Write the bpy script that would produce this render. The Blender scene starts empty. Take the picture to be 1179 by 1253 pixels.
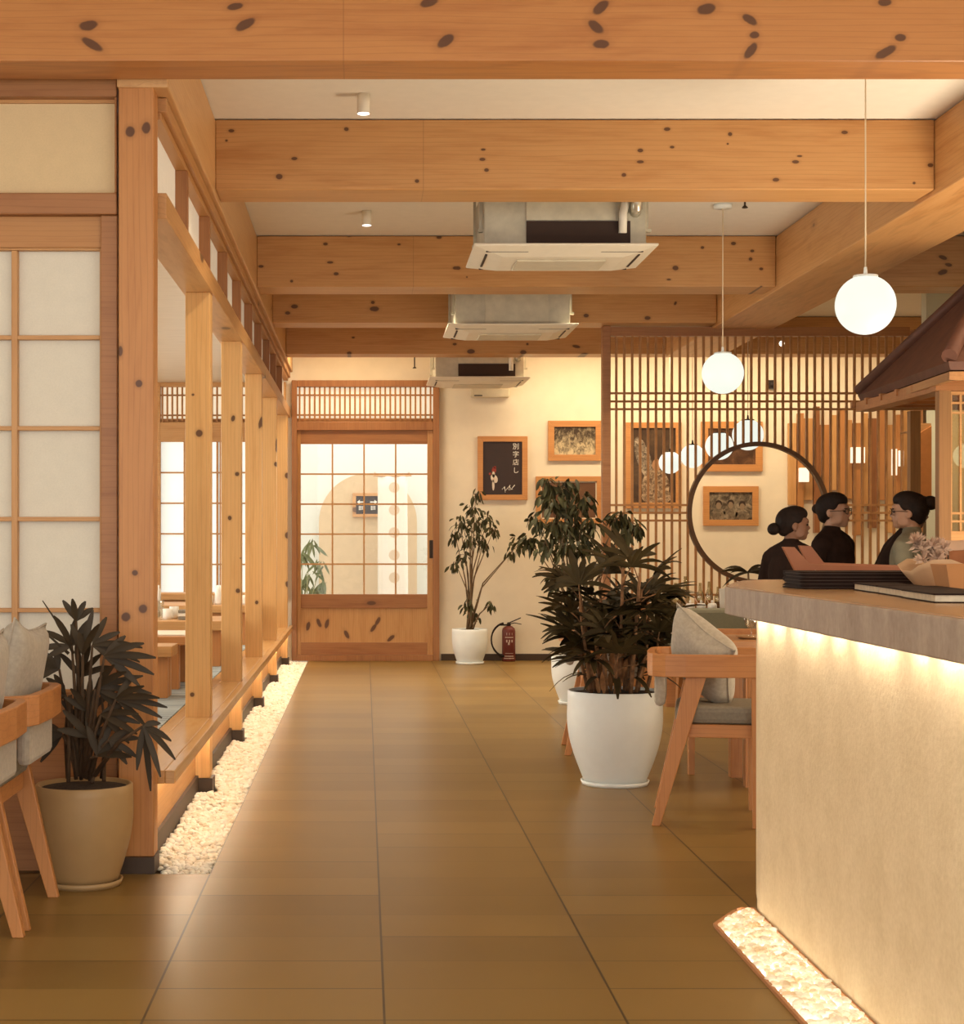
import bpy, bmesh, math, random
import numpy as np
from mathutils import Vector, Matrix

S = bpy.context.scene
C = S.collection
RN = random.Random(11)
PI = math.pi

# ------------------------------------------------------------------ camera, world, exposure
F, HX, HY, EYE = 2080.0, 446.0, 658.0, 1.22      # focal length in pixels, vanishing point, eye height


def X(px, Y): return (px - HX) / F * Y


def Z(py, Y): return EYE + (HY - py) / F * Y


cam_data = bpy.data.cameras.new('camera')
cam_data.sensor_fit = 'HORIZONTAL'
cam_data.sensor_width = 36.0
cam_data.lens = 36.0 * F / 1179.0
cam_data.shift_x = (589.5 - HX) / 1179.0
cam_data.shift_y = (HY - 626.5) / 1179.0
cam_data.clip_start = 0.05
camera = bpy.data.objects.new('camera', cam_data)
camera.location = (0, 0, EYE)
camera.rotation_euler = (PI / 2, 0, 0)
C.objects.link(camera)
S.camera = camera

world = bpy.data.worlds.new('daylight')
world.use_nodes = True
bg = world.node_tree.nodes['Background']
bg.inputs[0].default_value = (1.0, 0.95, 0.88, 1)
bg.inputs[1].default_value = 2.35
S.world = world

vs = S.view_settings
vs.view_transform = 'Standard'
vs.look = 'None'
vs.gamma = 1.0
vs.use_curve_mapping = False
vs.exposure = 0.1

WARM = (1.0, 0.74, 0.44)


def lamp(name, kind, loc, energy, color=WARM, size=0.05, rot=(0, 0, 0), parent=None, spot=2.2, size_y=None):
    d = bpy.data.lights.new(name, kind)
    d.energy = energy
    d.color = color
    if kind == 'AREA':
        d.shape = 'RECTANGLE'
        d.size = size
        d.size_y = size_y or size
    else:
        d.shadow_soft_size = size
    if kind == 'SPOT':
        d.spot_size = spot
        d.spot_blend = 0.7
    o = bpy.data.objects.new(name, d)
    o.location = loc
    o.rotation_euler = rot
    if parent:
        o.parent = parent
    C.objects.link(o)
    return o


# added fill lamps: left of the entrance, topping up the court's sky, uplighting the ceiling
lamp('entrance_fill_light', 'AREA', (-3.55, 3.6, 1.7), 14, (1.0, 0.90, 0.76), 3.6, (0, -PI / 2, 0), size_y=1.9)  # no window built here; unseen lamp added to light the near left and counter
lamp('court_sky_fill', 'AREA', (-1.0, 18.6, 4.4), 30, (0.96, 1.0, 0.97), 6.0, (0, 0, 0), size_y=2.4)  # extra lamp brightening the court on top of the world sky
lamp('ceiling_fill_uplight', 'AREA', (3.4, 7.0, 0.3), 112, (1.0, 0.84, 0.62), 1.2, (PI, 0, 0), size_y=1.6)  # unseen uplight put in to brighten ceiling and beams


# ------------------------------------------------------------------ helpers
class MB:
    """collects shapes; build() links them as one mesh object"""

    def __init__(s):
        s.v, s.f, s.m, s.s = [], [], [], []

    def add(s, v, f, mi=0, smooth=False):
        o = len(s.v)
        s.v += [tuple(p) for p in v]
        for q in f:
            s.f.append(tuple(i + o for i in q))
            s.m.append(mi)
            s.s.append(smooth)
        return s

    def box(s, x0, x1, y0, y1, z0, z1, mi=0, M=None):
        v = [(x, y, z) for x in (x0, x1) for y in (y0, y1) for z in (z0, z1)]
        if M is not None:
            v = [tuple(M @ Vector(p)) for p in v]
        f = [(0, 1, 3, 2), (4, 6, 7, 5), (0, 4, 5, 1), (2, 3, 7, 6), (0, 2, 6, 4), (1, 5, 7, 3)]
        return s.add(v, f, mi)

    def prism(s, pts, axis, a0, a1, mi=0):
        """polygon pts (2-D) extruded along axis from a0 to a1; axis y: pts=(x,z), x: (y,z), z: (x,y)"""
        def P(p, a):
            return {'y': (p[0], a, p[1]), 'x': (a, p[0], p[1]), 'z': (p[0], p[1], a)}[axis]
        n = len(pts)
        v = [P(p, a0) for p in pts] + [P(p, a1) for p in pts]
        f = [tuple(range(n))[::-1], tuple(range(n, 2 * n))]
        f += [(i, (i + 1) % n, n + (i + 1) % n, n + i) for i in range(n)]
        return s.add(v, f, mi)

    def tube(s, pts, radii, n=8, mi=0, cap=True, ry=1.0):
        pts = [Vector(p) for p in pts]
        if not hasattr(radii, '__len__'):
            radii = [radii] * len(pts)
        v, f = [], []
        up = Vector((0, 0, 1))
        prev = None
        for i, p in enumerate(pts):
            t = (pts[min(i + 1, len(pts) - 1)] - pts[max(i - 1, 0)])
            t = t.normalized() if t.length > 1e-9 else Vector((0, 0, 1))
            if prev is None:
                a = t.cross(up if abs(t.z) < 0.9 else Vector((1, 0, 0))).normalized()
            else:
                a = (prev - t * prev.dot(t))
                a = a.normalized() if a.length > 1e-6 else t.orthogonal().normalized()
            prev = a
            b = t.cross(a)
            for k in range(n):
                q = 2 * PI * k / n
                v.append(p + a * (math.cos(q) * radii[i]) + b * (math.sin(q) * radii[i] * ry))
        for i in range(len(pts) - 1):
            for k in range(n):
                f.append((i * n + k, i * n + (k + 1) % n, (i + 1) * n + (k + 1) % n, (i + 1) * n + k))
        s.add(v, f, mi, True)
        if cap:
            o = len(s.v) - len(v)
            s.f.append(tuple(o + k for k in range(n))[::-1]); s.m.append(mi); s.s.append(False)
            e = o + (len(pts) - 1) * n
            s.f.append(tuple(e + k for k in range(n))); s.m.append(mi); s.s.append(False)
        return s

    def lathe(s, prof, n=32, c=(0, 0, 0), mi=0, cap=True, smooth=True):
        v, f = [], []
        for r, z in prof:
            for k in range(n):
                q = 2 * PI * k / n
                v.append((c[0] + r * math.cos(q), c[1] + r * math.sin(q), c[2] + z))
        m = len(prof)
        for i in range(m - 1):
            for k in range(n):
                f.append((i * n + k, i * n + (k + 1) % n, (i + 1) * n + (k + 1) % n, (i + 1) * n + k))
        s.add(v, f, mi, smooth)
        if cap:
            o = len(s.v) - len(v)
            if prof[0][0] > 1e-5:
                s.f.append(tuple(o + k for k in range(n))[::-1]); s.m.append(mi); s.s.append(False)
            if prof[-1][0] > 1e-5:
                e = o + (m - 1) * n
                s.f.append(tuple(e + k for k in range(n))); s.m.append(mi); s.s.append(False)
        return s

    def ell(s, c, r, nu=14, nv=9, mi=0, M=None):
        v, f = [], []
        c = Vector(c)
        for j in range(nv + 1):
            th = PI * j / nv
            for i in range(nu):
                ph = 2 * PI * i / nu
                p = Vector((r[0] * math.sin(th) * math.cos(ph), r[1] * math.sin(th) * math.sin(ph), -r[2] * math.cos(th)))
                if M is not None:
                    p = M @ p
                v.append(c + p)
        for j in range(nv):
            for i in range(nu):
                f.append((j * nu + i, j * nu + (i + 1) % nu, (j + 1) * nu + (i + 1) % nu, (j + 1) * nu + i))
        return s.add(v, f, mi, True)

    def sweep(s, pts, th, z0, z1, mi=0, zf=None):
        """vertical rectangular section swept along a 2-D polyline (x, y)"""
        P = [Vector(p) for p in pts]
        n = len(P)
        v, f = [], []
        for i, p in enumerate(P):
            t = (P[min(i + 1, n - 1)] - P[max(i - 1, 0)]).normalized()
            nn = Vector((-t.y, t.x))
            dz = zf(i / (n - 1)) if zf else 0
            for sg, z in ((1, z0), (1, z1), (-1, z1), (-1, z0)):
                q = p + nn * (sg * th / 2)
                v.append((q.x, q.y, z + dz))
        for i in range(n - 1):
            for k in range(4):
                f.append((i * 4 + k, i * 4 + (k + 1) % 4, i * 4 + 4 + (k + 1) % 4, i * 4 + 4 + k))
        f += [(0, 3, 2, 1), tuple((n - 1) * 4 + k for k in range(4))]
        return s.add(v, f, mi)

    def build(s, name, mat, parent=None, world=False, loc=None, bevel=0.0, solid=0.0, sub=0):
        off = Vector((0, 0, 0))
        if loc is not None:
            off = Vector(loc)
        if parent is not None and world:
            off = parent.matrix_basis.translation.copy()
            if parent.parent is not None:
                off = off + parent.parent.matrix_basis.translation
        me = bpy.data.meshes.new(name)
        vv = s.v if off.length == 0 else [(a - off.x, b - off.y, c - off.z) for a, b, c in s.v]
        me.from_pydata(vv, [], s.f)
        for m in (mat if isinstance(mat, (list, tuple)) else [mat]):
            me.materials.append(m)
        me.polygons.foreach_set('material_index', s.m)
        me.polygons.foreach_set('use_smooth', s.s)
        bm = bmesh.new(); bm.from_mesh(me)
        bmesh.ops.recalc_face_normals(bm, faces=bm.faces)
        bm.to_mesh(me); bm.free()
        me.update()
        o = bpy.data.objects.new(name, me)
        if parent is not None:
            o.parent = parent
        elif loc is not None:
            o.location = loc
        C.objects.link(o)
        if solid:
            m = o.modifiers.new('solid', 'SOLIDIFY'); m.thickness = solid; m.offset = 0
        if sub:
            m = o.modifiers.new('sub', 'SUBSURF'); m.levels = sub; m.render_levels = sub
        if bevel:
            m = o.modifiers.new('bevel', 'BEVEL'); m.width = bevel; m.segments = 2; m.limit_method = 'ANGLE'
            m.angle_limit = math.radians(50)
        return o


def props(o, label=None, cat=None, group=None, kind=None):
    if label: o['label'] = label
    if cat: o['category'] = cat
    if group: o['group'] = group
    if kind: o['kind'] = kind
    return o


def thing(name, label, cat, loc=(0, 0, 0), rz=0.0, group=None, kind=None):
    o = bpy.data.objects.new(name, None)
    o.empty_display_size = 0.1
    o.location = loc
    o.rotation_euler = (0, 0, rz)
    C.objects.link(o)
    return props(o, label, cat, group, kind)


def kids(o): return [c for c in bpy.data.objects if c.parent == o]


def dup(root, loc, rz, label):
    r = root.copy(); C.objects.link(r)
    r.location = loc; r.rotation_euler = (0, 0, rz); r['label'] = label
    for ch in kids(root):
        c = ch.copy(); C.objects.link(c); c.parent = r
        for g in kids(ch):
            d = g.copy(); C.objects.link(d); d.parent = c
    return r


def struct(mb, name, mat, **k):
    return props(mb.build(name, mat, **k), kind='structure')


# ------------------------------------------------------------------ materials
class NT:
    def __init__(s, name):
        s.mat = bpy.data.materials.new(name)
        s.mat.use_nodes = True
        s.t = s.mat.node_tree
        s.b = s.t.nodes['Principled BSDF']
        s.out = s.t.nodes['Material Output']

    def n(s, typ, **kw):
        o = s.t.nodes.new(typ)
        for k, v in kw.items():
            if k.startswith('i_'):
                key = k[2:]
                key = int(key) if key.isdigit() else key
                o.inputs[key].default_value = v
            else:
                setattr(o, k, v)
        return o

    def l(s, a, b): s.t.links.new(a, b)

    def math(s, op, a, b=None, clamp=False):
        o = s.n('ShaderNodeMath', operation=op, use_clamp=clamp)
        for i, x in enumerate((a, b)):
            if x is None: continue
            if isinstance(x, (int, float)): o.inputs[i].default_value = x
            else: s.l(x, o.inputs[i])
        return o.outputs[0]

    def mix(s, fac, a, b, mode='MIX'):
        o = s.n('ShaderNodeMix', data_type='RGBA', blend_type=mode)
        for i, x in ((0, fac), (6, a), (7, b)):
            if isinstance(x, (int, float)): o.inputs[i].default_value = x
            elif isinstance(x, tuple): o.inputs[i].default_value = x if len(x) == 4 else x + (1,)
            else: s.l(x, o.inputs[i])
        return o.outputs[2]

    def ramp(s, fac, stops):
        o = s.n('ShaderNodeValToRGB')
        e = o.color_ramp.elements
        while len(e) < len(stops): e.new(0.5)
        for el, (p, c) in zip(e, stops):
            el.position = p
            el.color = c if len(c) == 4 else tuple(c) + (1,)
        s.l(fac, o.inputs[0])
        return o.outputs[0]

    def smooth(s, v, lo, hi, a=0.0, b=1.0):
        o = s.n('ShaderNodeMapRange', interpolation_type='SMOOTHSTEP')
        for i, x in ((0, v), (1, lo), (2, hi), (3, a), (4, b)):
            if isinstance(x, (int, float)): o.inputs[i].default_value = x
            else: s.l(x, o.inputs[i])
        return o.outputs[0]

    def coords(s, scale=(1, 1, 1)):
        tc = s.n('ShaderNodeTexCoord')
        mp = s.n('ShaderNodeMapping')
        mp.inputs['Scale'].default_value = scale
        s.l(tc.outputs['Object'], mp.inputs[0])
        return mp.outputs[0]

    def noise(s, vec, scale, detail=3.0, rough=0.55, dist=0.0):
        o = s.n('ShaderNodeTexNoise')
        o.inputs['Scale'].default_value = scale
        o.inputs['Detail'].default_value = detail
        o.inputs['Roughness'].default_value = rough
        o.inputs['Distortion'].default_value = dist
        s.l(vec, o.inputs['Vector'])
        return o.outputs['Fac']

    def bump(s, h, strength=0.2, dist=0.01):
        o = s.n('ShaderNodeBump')
        o.inputs['Strength'].default_value = strength
        o.inputs['Distance'].default_value = dist
        s.l(h, o.inputs['Height'])
        s.l(o.outputs[0], s.b.inputs['Normal'])


def plain(name, col, rough=0.6, metal=0.0, var=0.06, scale=14.0, bump=0.0, spec=0.4, sheen=0.0):
    t = NT(name)
    c = t.coords()
    nz = t.noise(c, scale, 4)
    lo = tuple(x * (1 - var) for x in col)
    hi = tuple(min(1, x * (1 + var)) for x in col)
    t.l(t.ramp(nz, [(0.3, lo), (0.7, hi)]), t.b.inputs['Base Color'])
    t.b.inputs['Roughness'].default_value = rough
    t.b.inputs['Metallic'].default_value = metal
    t.b.inputs['Specular IOR Level'].default_value = spec
    if sheen: t.b.inputs['Sheen Weight'].default_value = sheen
    if bump: t.bump(t.noise(c, scale * 6, 3), bump, 0.004)
    return t.mat


def emit(name, col, strength):
    t = NT(name)
    t.b.inputs['Base Color'].default_value = (0.8, 0.8, 0.8, 1)
    t.b.inputs['Emission Color'].default_value = col + (1,)
    t.b.inputs['Emission Strength'].default_value = strength
    return t.mat


def glass(name, tint=(1, 1, 1), refl=0.02, rough=0.02):
    t = NT(name)
    tr = t.n('ShaderNodeBsdfTransparent'); tr.inputs[0].default_value = tint + (1,)
    gl = t.n('ShaderNodeBsdfGlossy'); gl.inputs['Roughness'].default_value = rough
    fr = t.n('ShaderNodeLayerWeight'); fr.inputs[0].default_value = 0.25
    mx = t.n('ShaderNodeMixShader')
    t.l(t.math('ADD', t.math('MULTIPLY', fr.outputs['Facing'], 0.25), refl), mx.inputs[0])
    t.l(tr.outputs[0], mx.inputs[1]); t.l(gl.outputs[0], mx.inputs[2])
    t.l(mx.outputs[0], t.out.inputs[0])
    return t.mat


PALE, DEEP = (0.60, 0.325, 0.125), (0.45, 0.205, 0.062)


def wood(name, axis='x', a=PALE, b=DEEP, knots=None, rough=0.42, rnd=1.0, kscale=3.2, seams=None, bump=0.05):
    """pine: streaked grain along axis, dark knots (given positions or scattered)"""
    t = NT(name)
    sc = {'x': (0.9, 9, 9), 'y': (9, 0.9, 9), 'z': (9, 9, 0.9)}[axis]
    c = t.coords(sc)
    oi = t.n('ShaderNodeObjectInfo')
    add = t.n('ShaderNodeVectorMath', operation='ADD')
    sc3 = t.n('ShaderNodeVectorMath', operation='SCALE')
    sc3.inputs[0].default_value = (37.0, 19.0, 53.0)
    t.l(oi.outputs['Random'], sc3.inputs['Scale'])
    t.l(c, add.inputs[0]); t.l(sc3.outputs[0], add.inputs[1])
    cc = add.outputs[0]
    g1 = t.noise(cc, 1.3, 3, 0.5, 1.2)
    g2 = t.noise(cc, 7.0, 4, 0.6)
    col = t.ramp(t.math('ADD', t.math('MULTIPLY', g1, 0.65), t.math('MULTIPLY', g2, 0.35)),
                 [(0.28, b), (0.5, tuple((x * 0.7 + y * 0.3) for x, y in zip(a, b))), (0.72, a)])
    # thin dark grain lines
    wv = t.n('ShaderNodeTexWave', wave_type='BANDS', bands_direction={'x': 'Z', 'y': 'Z', 'z': 'X'}[axis])
    wv.inputs['Scale'].default_value = 1.6; wv.inputs['Distortion'].default_value = 7.0
    wv.inputs['Detail'].default_value = 2.0; wv.inputs['Detail Scale'].default_value = 0.7
    t.l(cc, wv.inputs['Vector'])
    line = t.smooth(wv.outputs['Fac'], 0.90, 1.0, 0, 0.22)
    col = t.mix(line, col, tuple(x * 0.55 for x in b))
    KN = (0.085, 0.030, 0.012)
    if knots:
        tc = t.n('ShaderNodeTexCoord')
        dist = None
        ks = {'x': ('x', 'z'), 'z': ('x', 'z'), 'y': ('y', 'z')}[axis]
        nz = t.n('ShaderNodeTexNoise'); nz.inputs['Scale'].default_value = 25
        t.l(tc.outputs['Object'], nz.inputs['Vector'])
        for (u, w, su, sw, ang) in knots:
            sub = t.n('ShaderNodeVectorMath', operation='SUBTRACT')
            t.l(tc.outputs['Object'], sub.inputs[0])
            sub.inputs[1].default_value = (u, 0, w) if ks[0] == 'x' else (0, u, w)
            src = sub.outputs[0]
            if ang:
                vr = t.n('ShaderNodeVectorRotate', rotation_type='Y_AXIS')
                t.l(src, vr.inputs['Vector']); vr.inputs['Angle'].default_value = -ang
                src = vr.outputs[0]
            mu = t.n('ShaderNodeVectorMath', operation='MULTIPLY')
            mu.inputs[1].default_value = (1 / su, 0, 1 / sw) if ks[0] == 'x' else (0, 1 / su, 1 / sw)
            t.l(src, mu.inputs[0])
            ln = t.n('ShaderNodeVectorMath', operation='LENGTH')
            t.l(mu.outputs[0], ln.inputs[0])
            dist = ln.outputs['Value'] if dist is None else t.math('MINIMUM', dist, ln.outputs['Value'])
        dist = t.math('ADD', dist, t.math('MULTIPLY', t.math('SUBTRACT', nz.outputs['Fac'], 0.5), 0.5))
        halo = t.smooth(dist, 0.9, 2.0, 0.28, 0.0)
        core = t.smooth(dist, 0.75, 1.1, 0.9, 0.0)
    else:
        k = {'x': (0.45, 1, 1), 'y': (1, 0.45, 1), 'z': (1, 1, 0.45)}[axis]
        vc = t.coords(k)
        ad2 = t.n('ShaderNodeVectorMath', operation='ADD')
        t.l(vc, ad2.inputs[0]); t.l(sc3.outputs[0], ad2.inputs[1])
        vo = t.n('ShaderNodeTexVoronoi'); vo.inputs['Scale'].default_value = kscale
        t.l(ad2.outputs[0], vo.inputs['Vector'])
        sep = t.n('ShaderNodeSeparateColor'); t.l(vo.outputs['Color'], sep.inputs[0])
        rad = t.math('MULTIPLY', t.smooth(sep.outputs[0], 0.45, 1.0, 0.0, 1.0), 0.16 * rnd)
        d = vo.outputs['Distance']
        core = t.math('MULTIPLY', t.smooth(t.math('SUBTRACT', d, rad), -0.03, 0.0, 1.0, 0.0), 0.85)
        halo = t.math('MULTIPLY', t.smooth(t.math('SUBTRACT', d, rad), 0.0, 0.10, 0.3, 0.0), t.smooth(sep.outputs[0], 0.45, 0.6, 0, 1))
    col = t.mix(halo, col, tuple(x * 0.6 for x in b))
    col = t.mix(core, col, KN)
    if seams:
        tc2 = t.n('ShaderNodeTexCoord'); sx = t.n('ShaderNodeSeparateXYZ'); t.l(tc2.outputs['Object'], sx.inputs[0])
        for u in seams:
            dd = t.math('ABSOLUTE', t.math('SUBTRACT', sx.outputs[0], u))
            col = t.mix(t.smooth(dd, 0.001, 0.004, 0.35, 0), col, tuple(x * 0.5 for x in b))
    t.l(col, t.b.inputs['Base Color'])
    t.b.inputs['Roughness'].default_value = rough
    t.b.inputs['Specular IOR Level'].default_value = 0.45
    if bump: t.bump(g2, bump, 0.003)
    return t.mat


def paper(name, col, glow=0.0, glowcol=(1, 1, 1)):
    t = NT(name)
    c = t.coords()
    nz = t.noise(c, 160, 3)
    nz2 = t.noise(c, 18, 3)
    m = t.math('ADD', t.math('MULTIPLY', nz, 0.6), t.math('MULTIPLY', nz2, 0.4))
    t.l(t.ramp(m, [(0.35, tuple(x * 0.92 for x in col)), (0.65, col)]), t.b.inputs['Base Color'])
    t.b.inputs['Roughness'].default_value = 0.9
    t.b.inputs['Specular IOR Level'].default_value = 0.1
    if glow:
        t.b.inputs['Emission Color'].default_value = glowcol + (1,)
        t.b.inputs['Emission Strength'].default_value = glow
    return t.mat


def tile_floor(name):
    t = NT(name)
    tc = t.n('ShaderNodeTexCoord')
    sp = t.n('ShaderNodeSeparateXYZ'); t.l(tc.outputs['Object'], sp.inputs[0])
    u = t.math('DIVIDE', t.math('ADD', sp.outputs[0], 0.561 + 0.611 * 20), 0.611)
    ui = t.math('FLOOR', u); uf = t.math('FRACT', u)
    v = t.math('DIVIDE', t.math('ADD', sp.outputs[1], 30.2), 0.30)
    vi = t.math('FLOOR', v); vf = t.math('FRACT', v)
    du = t.math('MULTIPLY', t.math('MINIMUM', uf, t.math('SUBTRACT', 1, uf)), 0.611)
    dv = t.math('MULTIPLY', t.math('MINIMUM', vf, t.math('SUBTRACT', 1, vf)), 0.30)
    cv = t.n('ShaderNodeCombineXYZ'); t.l(ui, cv.inputs[0]); t.l(vi, cv.inputs[1])
    wn = t.n('ShaderNodeTexWhiteNoise', noise_dimensions='2D'); t.l(cv.outputs[0], wn.inputs['Vector'])
    nz = t.noise(t.coords(), 2.2, 2)
    m = t.math('ADD', t.math('MULTIPLY', nz, 0.45), t.math('MULTIPLY', wn.outputs['Value'], 0.55))
    col = t.ramp(m, [(0.2, (0.186, 0.107, 0.028)), (0.5, (0.220, 0.129, 0.034)), (0.8, (0.250, 0.149, 0.042))])
    col = t.mix(t.smooth(du, 0.0020, 0.0045, 0.85, 0), col, (0.035, 0.022, 0.014))
    cv2 = t.n('ShaderNodeCombineXYZ'); t.l(ui, cv2.inputs[0]); t.l(t.math('FLOOR', t.math('ADD', v, 0.5)), cv2.inputs[1])
    wn2 = t.n('ShaderNodeTexWhiteNoise', noise_dimensions='2D'); t.l(cv2.outputs[0], wn2.inputs['Vector'])
    joint = t.math('MULTIPLY', t.smooth(dv, 0.0022, 0.0058, 1.0, 0), t.smooth(wn2.outputs['Value'], 0.35, 0.65, 0.22, 0.72))
    col = t.mix(joint, col, (0.045, 0.028, 0.014))
    t.l(col, t.b.inputs['Base Color'])
    t.b.inputs['Roughness'].default_value = 0.33
    t.b.inputs['Specular IOR Level'].default_value = 0.2
    return t.mat


W_X = wood('pine_grain_x', 'x')
W_Y = wood('pine_grain_y', 'y')
W_Z = wood('pine_grain_z', 'z', kscale=2.6)
RED_A, RED_B = (0.40, 0.175, 0.062), (0.27, 0.105, 0.034)
R_X = wood('red_pine_grain_x', 'x', RED_A, RED_B)
R_Y = wood('red_pine_grain_y', 'y', RED_A, RED_B)
R_Z = wood('red_pine_grain_z', 'z', RED_A, RED_B)
CH_A, CH_B = (0.55, 0.24, 0.080), (0.42, 0.165, 0.05)
CH_X = wood('chair_wood_x', 'x', CH_A, CH_B, rnd=0.6, rough=0.4)
CH_Z = wood('chair_wood_z', 'z', CH_A, CH_B, rnd=0.8, rough=0.4)
BAR = plain('slat_wood', (0.40, 0.185, 0.062), 0.5, var=0.15)
WALL = plain('cream_plaster', (0.82, 0.73, 0.57), 0.9, var=0.04, scale=5, bump=0.12, spec=0.15)
CEIL = plain('white_ceiling_paint', (0.80, 0.75, 0.66), 0.9, var=0.02, spec=0.1)
DARKBASE = plain('dark_brown_skirting', (0.060, 0.036, 0.022), 0.5)
WHITE = plain('white_glaze', (0.80, 0.84, 0.83), 0.45, var=0.02)
ACW = plain('appliance_white', (0.80, 0.74, 0.61), 0.5, var=0.03)
ACM = plain('galvanised_grey', (0.50, 0.47, 0.37), 0.5, 0.2, var=0.12)
BLACK = plain('black_plastic', (0.022, 0.013, 0.010), 0.5, spec=.25)
BRONZE = plain('dark_bronze', (0.045, 0.026, 0.014), 0.4, 0.3)
PAPER = paper('shoji_paper', (0.78, 0.70, 0.58))
LITPAPER = paper('backlit_shoji_paper', (0.70, 0.72, 0.70), 0.62, (0.90, 1.0, 0.93))
CREAMLIT = paper('backlit_cream_paper', (0.80, 0.74, 0.60), 0.62, (1.0, 0.90, 0.66))
GREYFAB = plain('grey_linen', (0.42, 0.37, 0.30), 0.95, var=0.12, scale=60, bump=0.25, spec=0.1, sheen=0.2)
SEATFAB = plain('taupe_upholstery', (0.24, 0.21, 0.165), 0.95, var=0.1, scale=80, bump=0.2, spec=0.1)
LEAF = plain('dark_palm_leaf', (0.040, 0.028, 0.010), 0.55, var=0.45, scale=6, spec=.2)
LEAF2 = plain('ficus_leaf', (0.062, 0.058, 0.022), 0.55, var=0.5, scale=9, spec=.25)
STEM = plain('brown_stem', (0.16, 0.10, 0.05), 0.8, var=0.3)
CANE = plain('fibrous_cane', (0.20, 0.10, 0.045), 0.9, var=0.5, scale=30, bump=0.4)
SOIL = plain('potting_soil', (0.05, 0.032, 0.02), 1.0, var=0.4, scale=60, bump=0.6)
CLEAR = glass('clear_glass')
LED = emit('warm_led_strip', (1.0, 0.91, 0.76), 46.0)
GLOBE = emit('glowing_opal_globe', (0.95, 1.0, 0.88), 0.86)
GLOBE.node_tree.nodes['Principled BSDF'].inputs['Base Color'].default_value = (0.12, 0.12, 0.12, 1)

# ------------------------------------------------------------------ the room
CEILZ, YB = 3.22, 16.9                       # ceiling height, plane of the back wall
SB = F / YB                                  # pixels per metre on the back wall


def bx(px): return X(px, YB)


def bz(py): return Z(py, YB)


# floor: aisle and right part; the pebble bed on the left is let in
m = MB()
m.box(-0.561, 5.6, 0.5, YB, -0.10, 0.0)
m.box(-3.7, -0.561, 0.5, 6.165, -0.10, 0.0)
m.box(-3.7, -0.561, 6.165, YB, -0.10, -0.045)
struct(m, 'floor', tile_floor('stone_tile'))
m = MB(); m.box(-0.94, 5.7, 0.5, YB + 0.2, CEILZ, CEILZ + 0.1); m.box(-3.8, -0.94, 0.5, 6.3, CEILZ, CEILZ + 0.1)
struct(m, 'ceiling', CEIL)
t = NT('pale_board_ceiling')
c = t.coords((1, 1, 1)); sp = t.n('ShaderNodeSeparateXYZ'); t.l(c, sp.inputs[0])
fr = t.math('FRACT', t.math('MULTIPLY', sp.outputs[1], 5.0))
base = t.ramp(t.noise(t.coords((2, 18, 2)), 2.0, 3), [(0.3, (0.58, 0.46, 0.32)), (0.7, (0.68, 0.56, 0.41))])
t.l(t.mix(t.smooth(fr, 0.0, 0.04, 0.35, 0), base, (0.30, 0.20, 0.12)), t.b.inputs['Base Color'])
t.b.inputs['Roughness'].default_value = 0.35
m = MB(); m.box(-3.7, -0.90, 6.34, YB, 2.76, 2.80)
struct(m, 'ceiling_alcove', t.mat)

# back wall with the door opening and the alcove window opening
m = MB()
D0, D1 = bx(357), bx(537)
WL0, WL1 = bx(188), bx(350)
m.box(D1, 5.7, YB, YB + 0.15, 0, CEILZ)                       # right of the door
m.box(D0 - 0.06, D1, YB, YB + 0.15, bz(466), CEILZ)           # above the door
m.box(D0 - 0.06, D0, YB, YB + 0.15, 0, bz(466))
m.box(WL1, D0 - 0.06, YB, YB + 0.15, 0, CEILZ)
m.box(-3.8, WL0, YB, YB + 0.15, 0, CEILZ)
m.box(WL0, WL1, YB, YB + 0.15, bz(468), CEILZ)
m.box(WL0, WL1, YB, YB + 0.15, 0, bz(733))
struct(m, 'wall_back', WALL)
m = MB(); m.box(D1 + 0.02, 5.6, YB - 0.018, YB, 0, bz(800)); struct(m, 'baseboard_back', DARKBASE)
m = MB(); m.box(5.6, 5.7, 0.5, YB, 0, CEILZ); struct(m, 'wall_right', WALL)
m = MB(); m.box(-3.8, -3.7, 0.5, YB, 0, CEILZ); struct(m, 'wall_left', WALL)
m = MB(); m.box(4.36, 5.6, 13.2, 13.32, 0, CEILZ)
struct(m, 'wall_kitchen', plain('pale_green_plaster', (0.62, 0.58, 0.42), 0.9, var=0.03, scale=5, spec=0.1))

# court outside the sliding door
m = MB(); m.box(-5, 3, YB + 0.15, 20.2, -0.12, -0.02)
struct(m, 'floor_court', plain('court_paving', (0.42, 0.38, 0.32), 0.8))
m = MB(); m.box(-5, 3, 20.0, 20.15, -0.02, 2.6)
COURTW = plain('white_render', (0.66, 0.68, 0.62), 0.9, var=0.02, spec=0.1)
struct(m, 'wall_court', COURTW)
m = MB()
ac, ar, az = X(450, 19.95), 0.575, 1.40
pts = [(ac - ar, -0.02), (ac + ar, -0.02)] + [(ac + ar * math.cos(a), az + ar * math.sin(a)) for a in [PI * k / 28 for k in range(29)]]
m.prism(pts, 'y', 19.95, 19.999)
o = m.build('arch_panel', plain('tan_render', (0.58, 0.44, 0.27), 0.9, var=0.05, spec=0.1))
props(o, 'tan arched plaster panel on the white court wall seen through the sliding door', 'wall panel')

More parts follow.
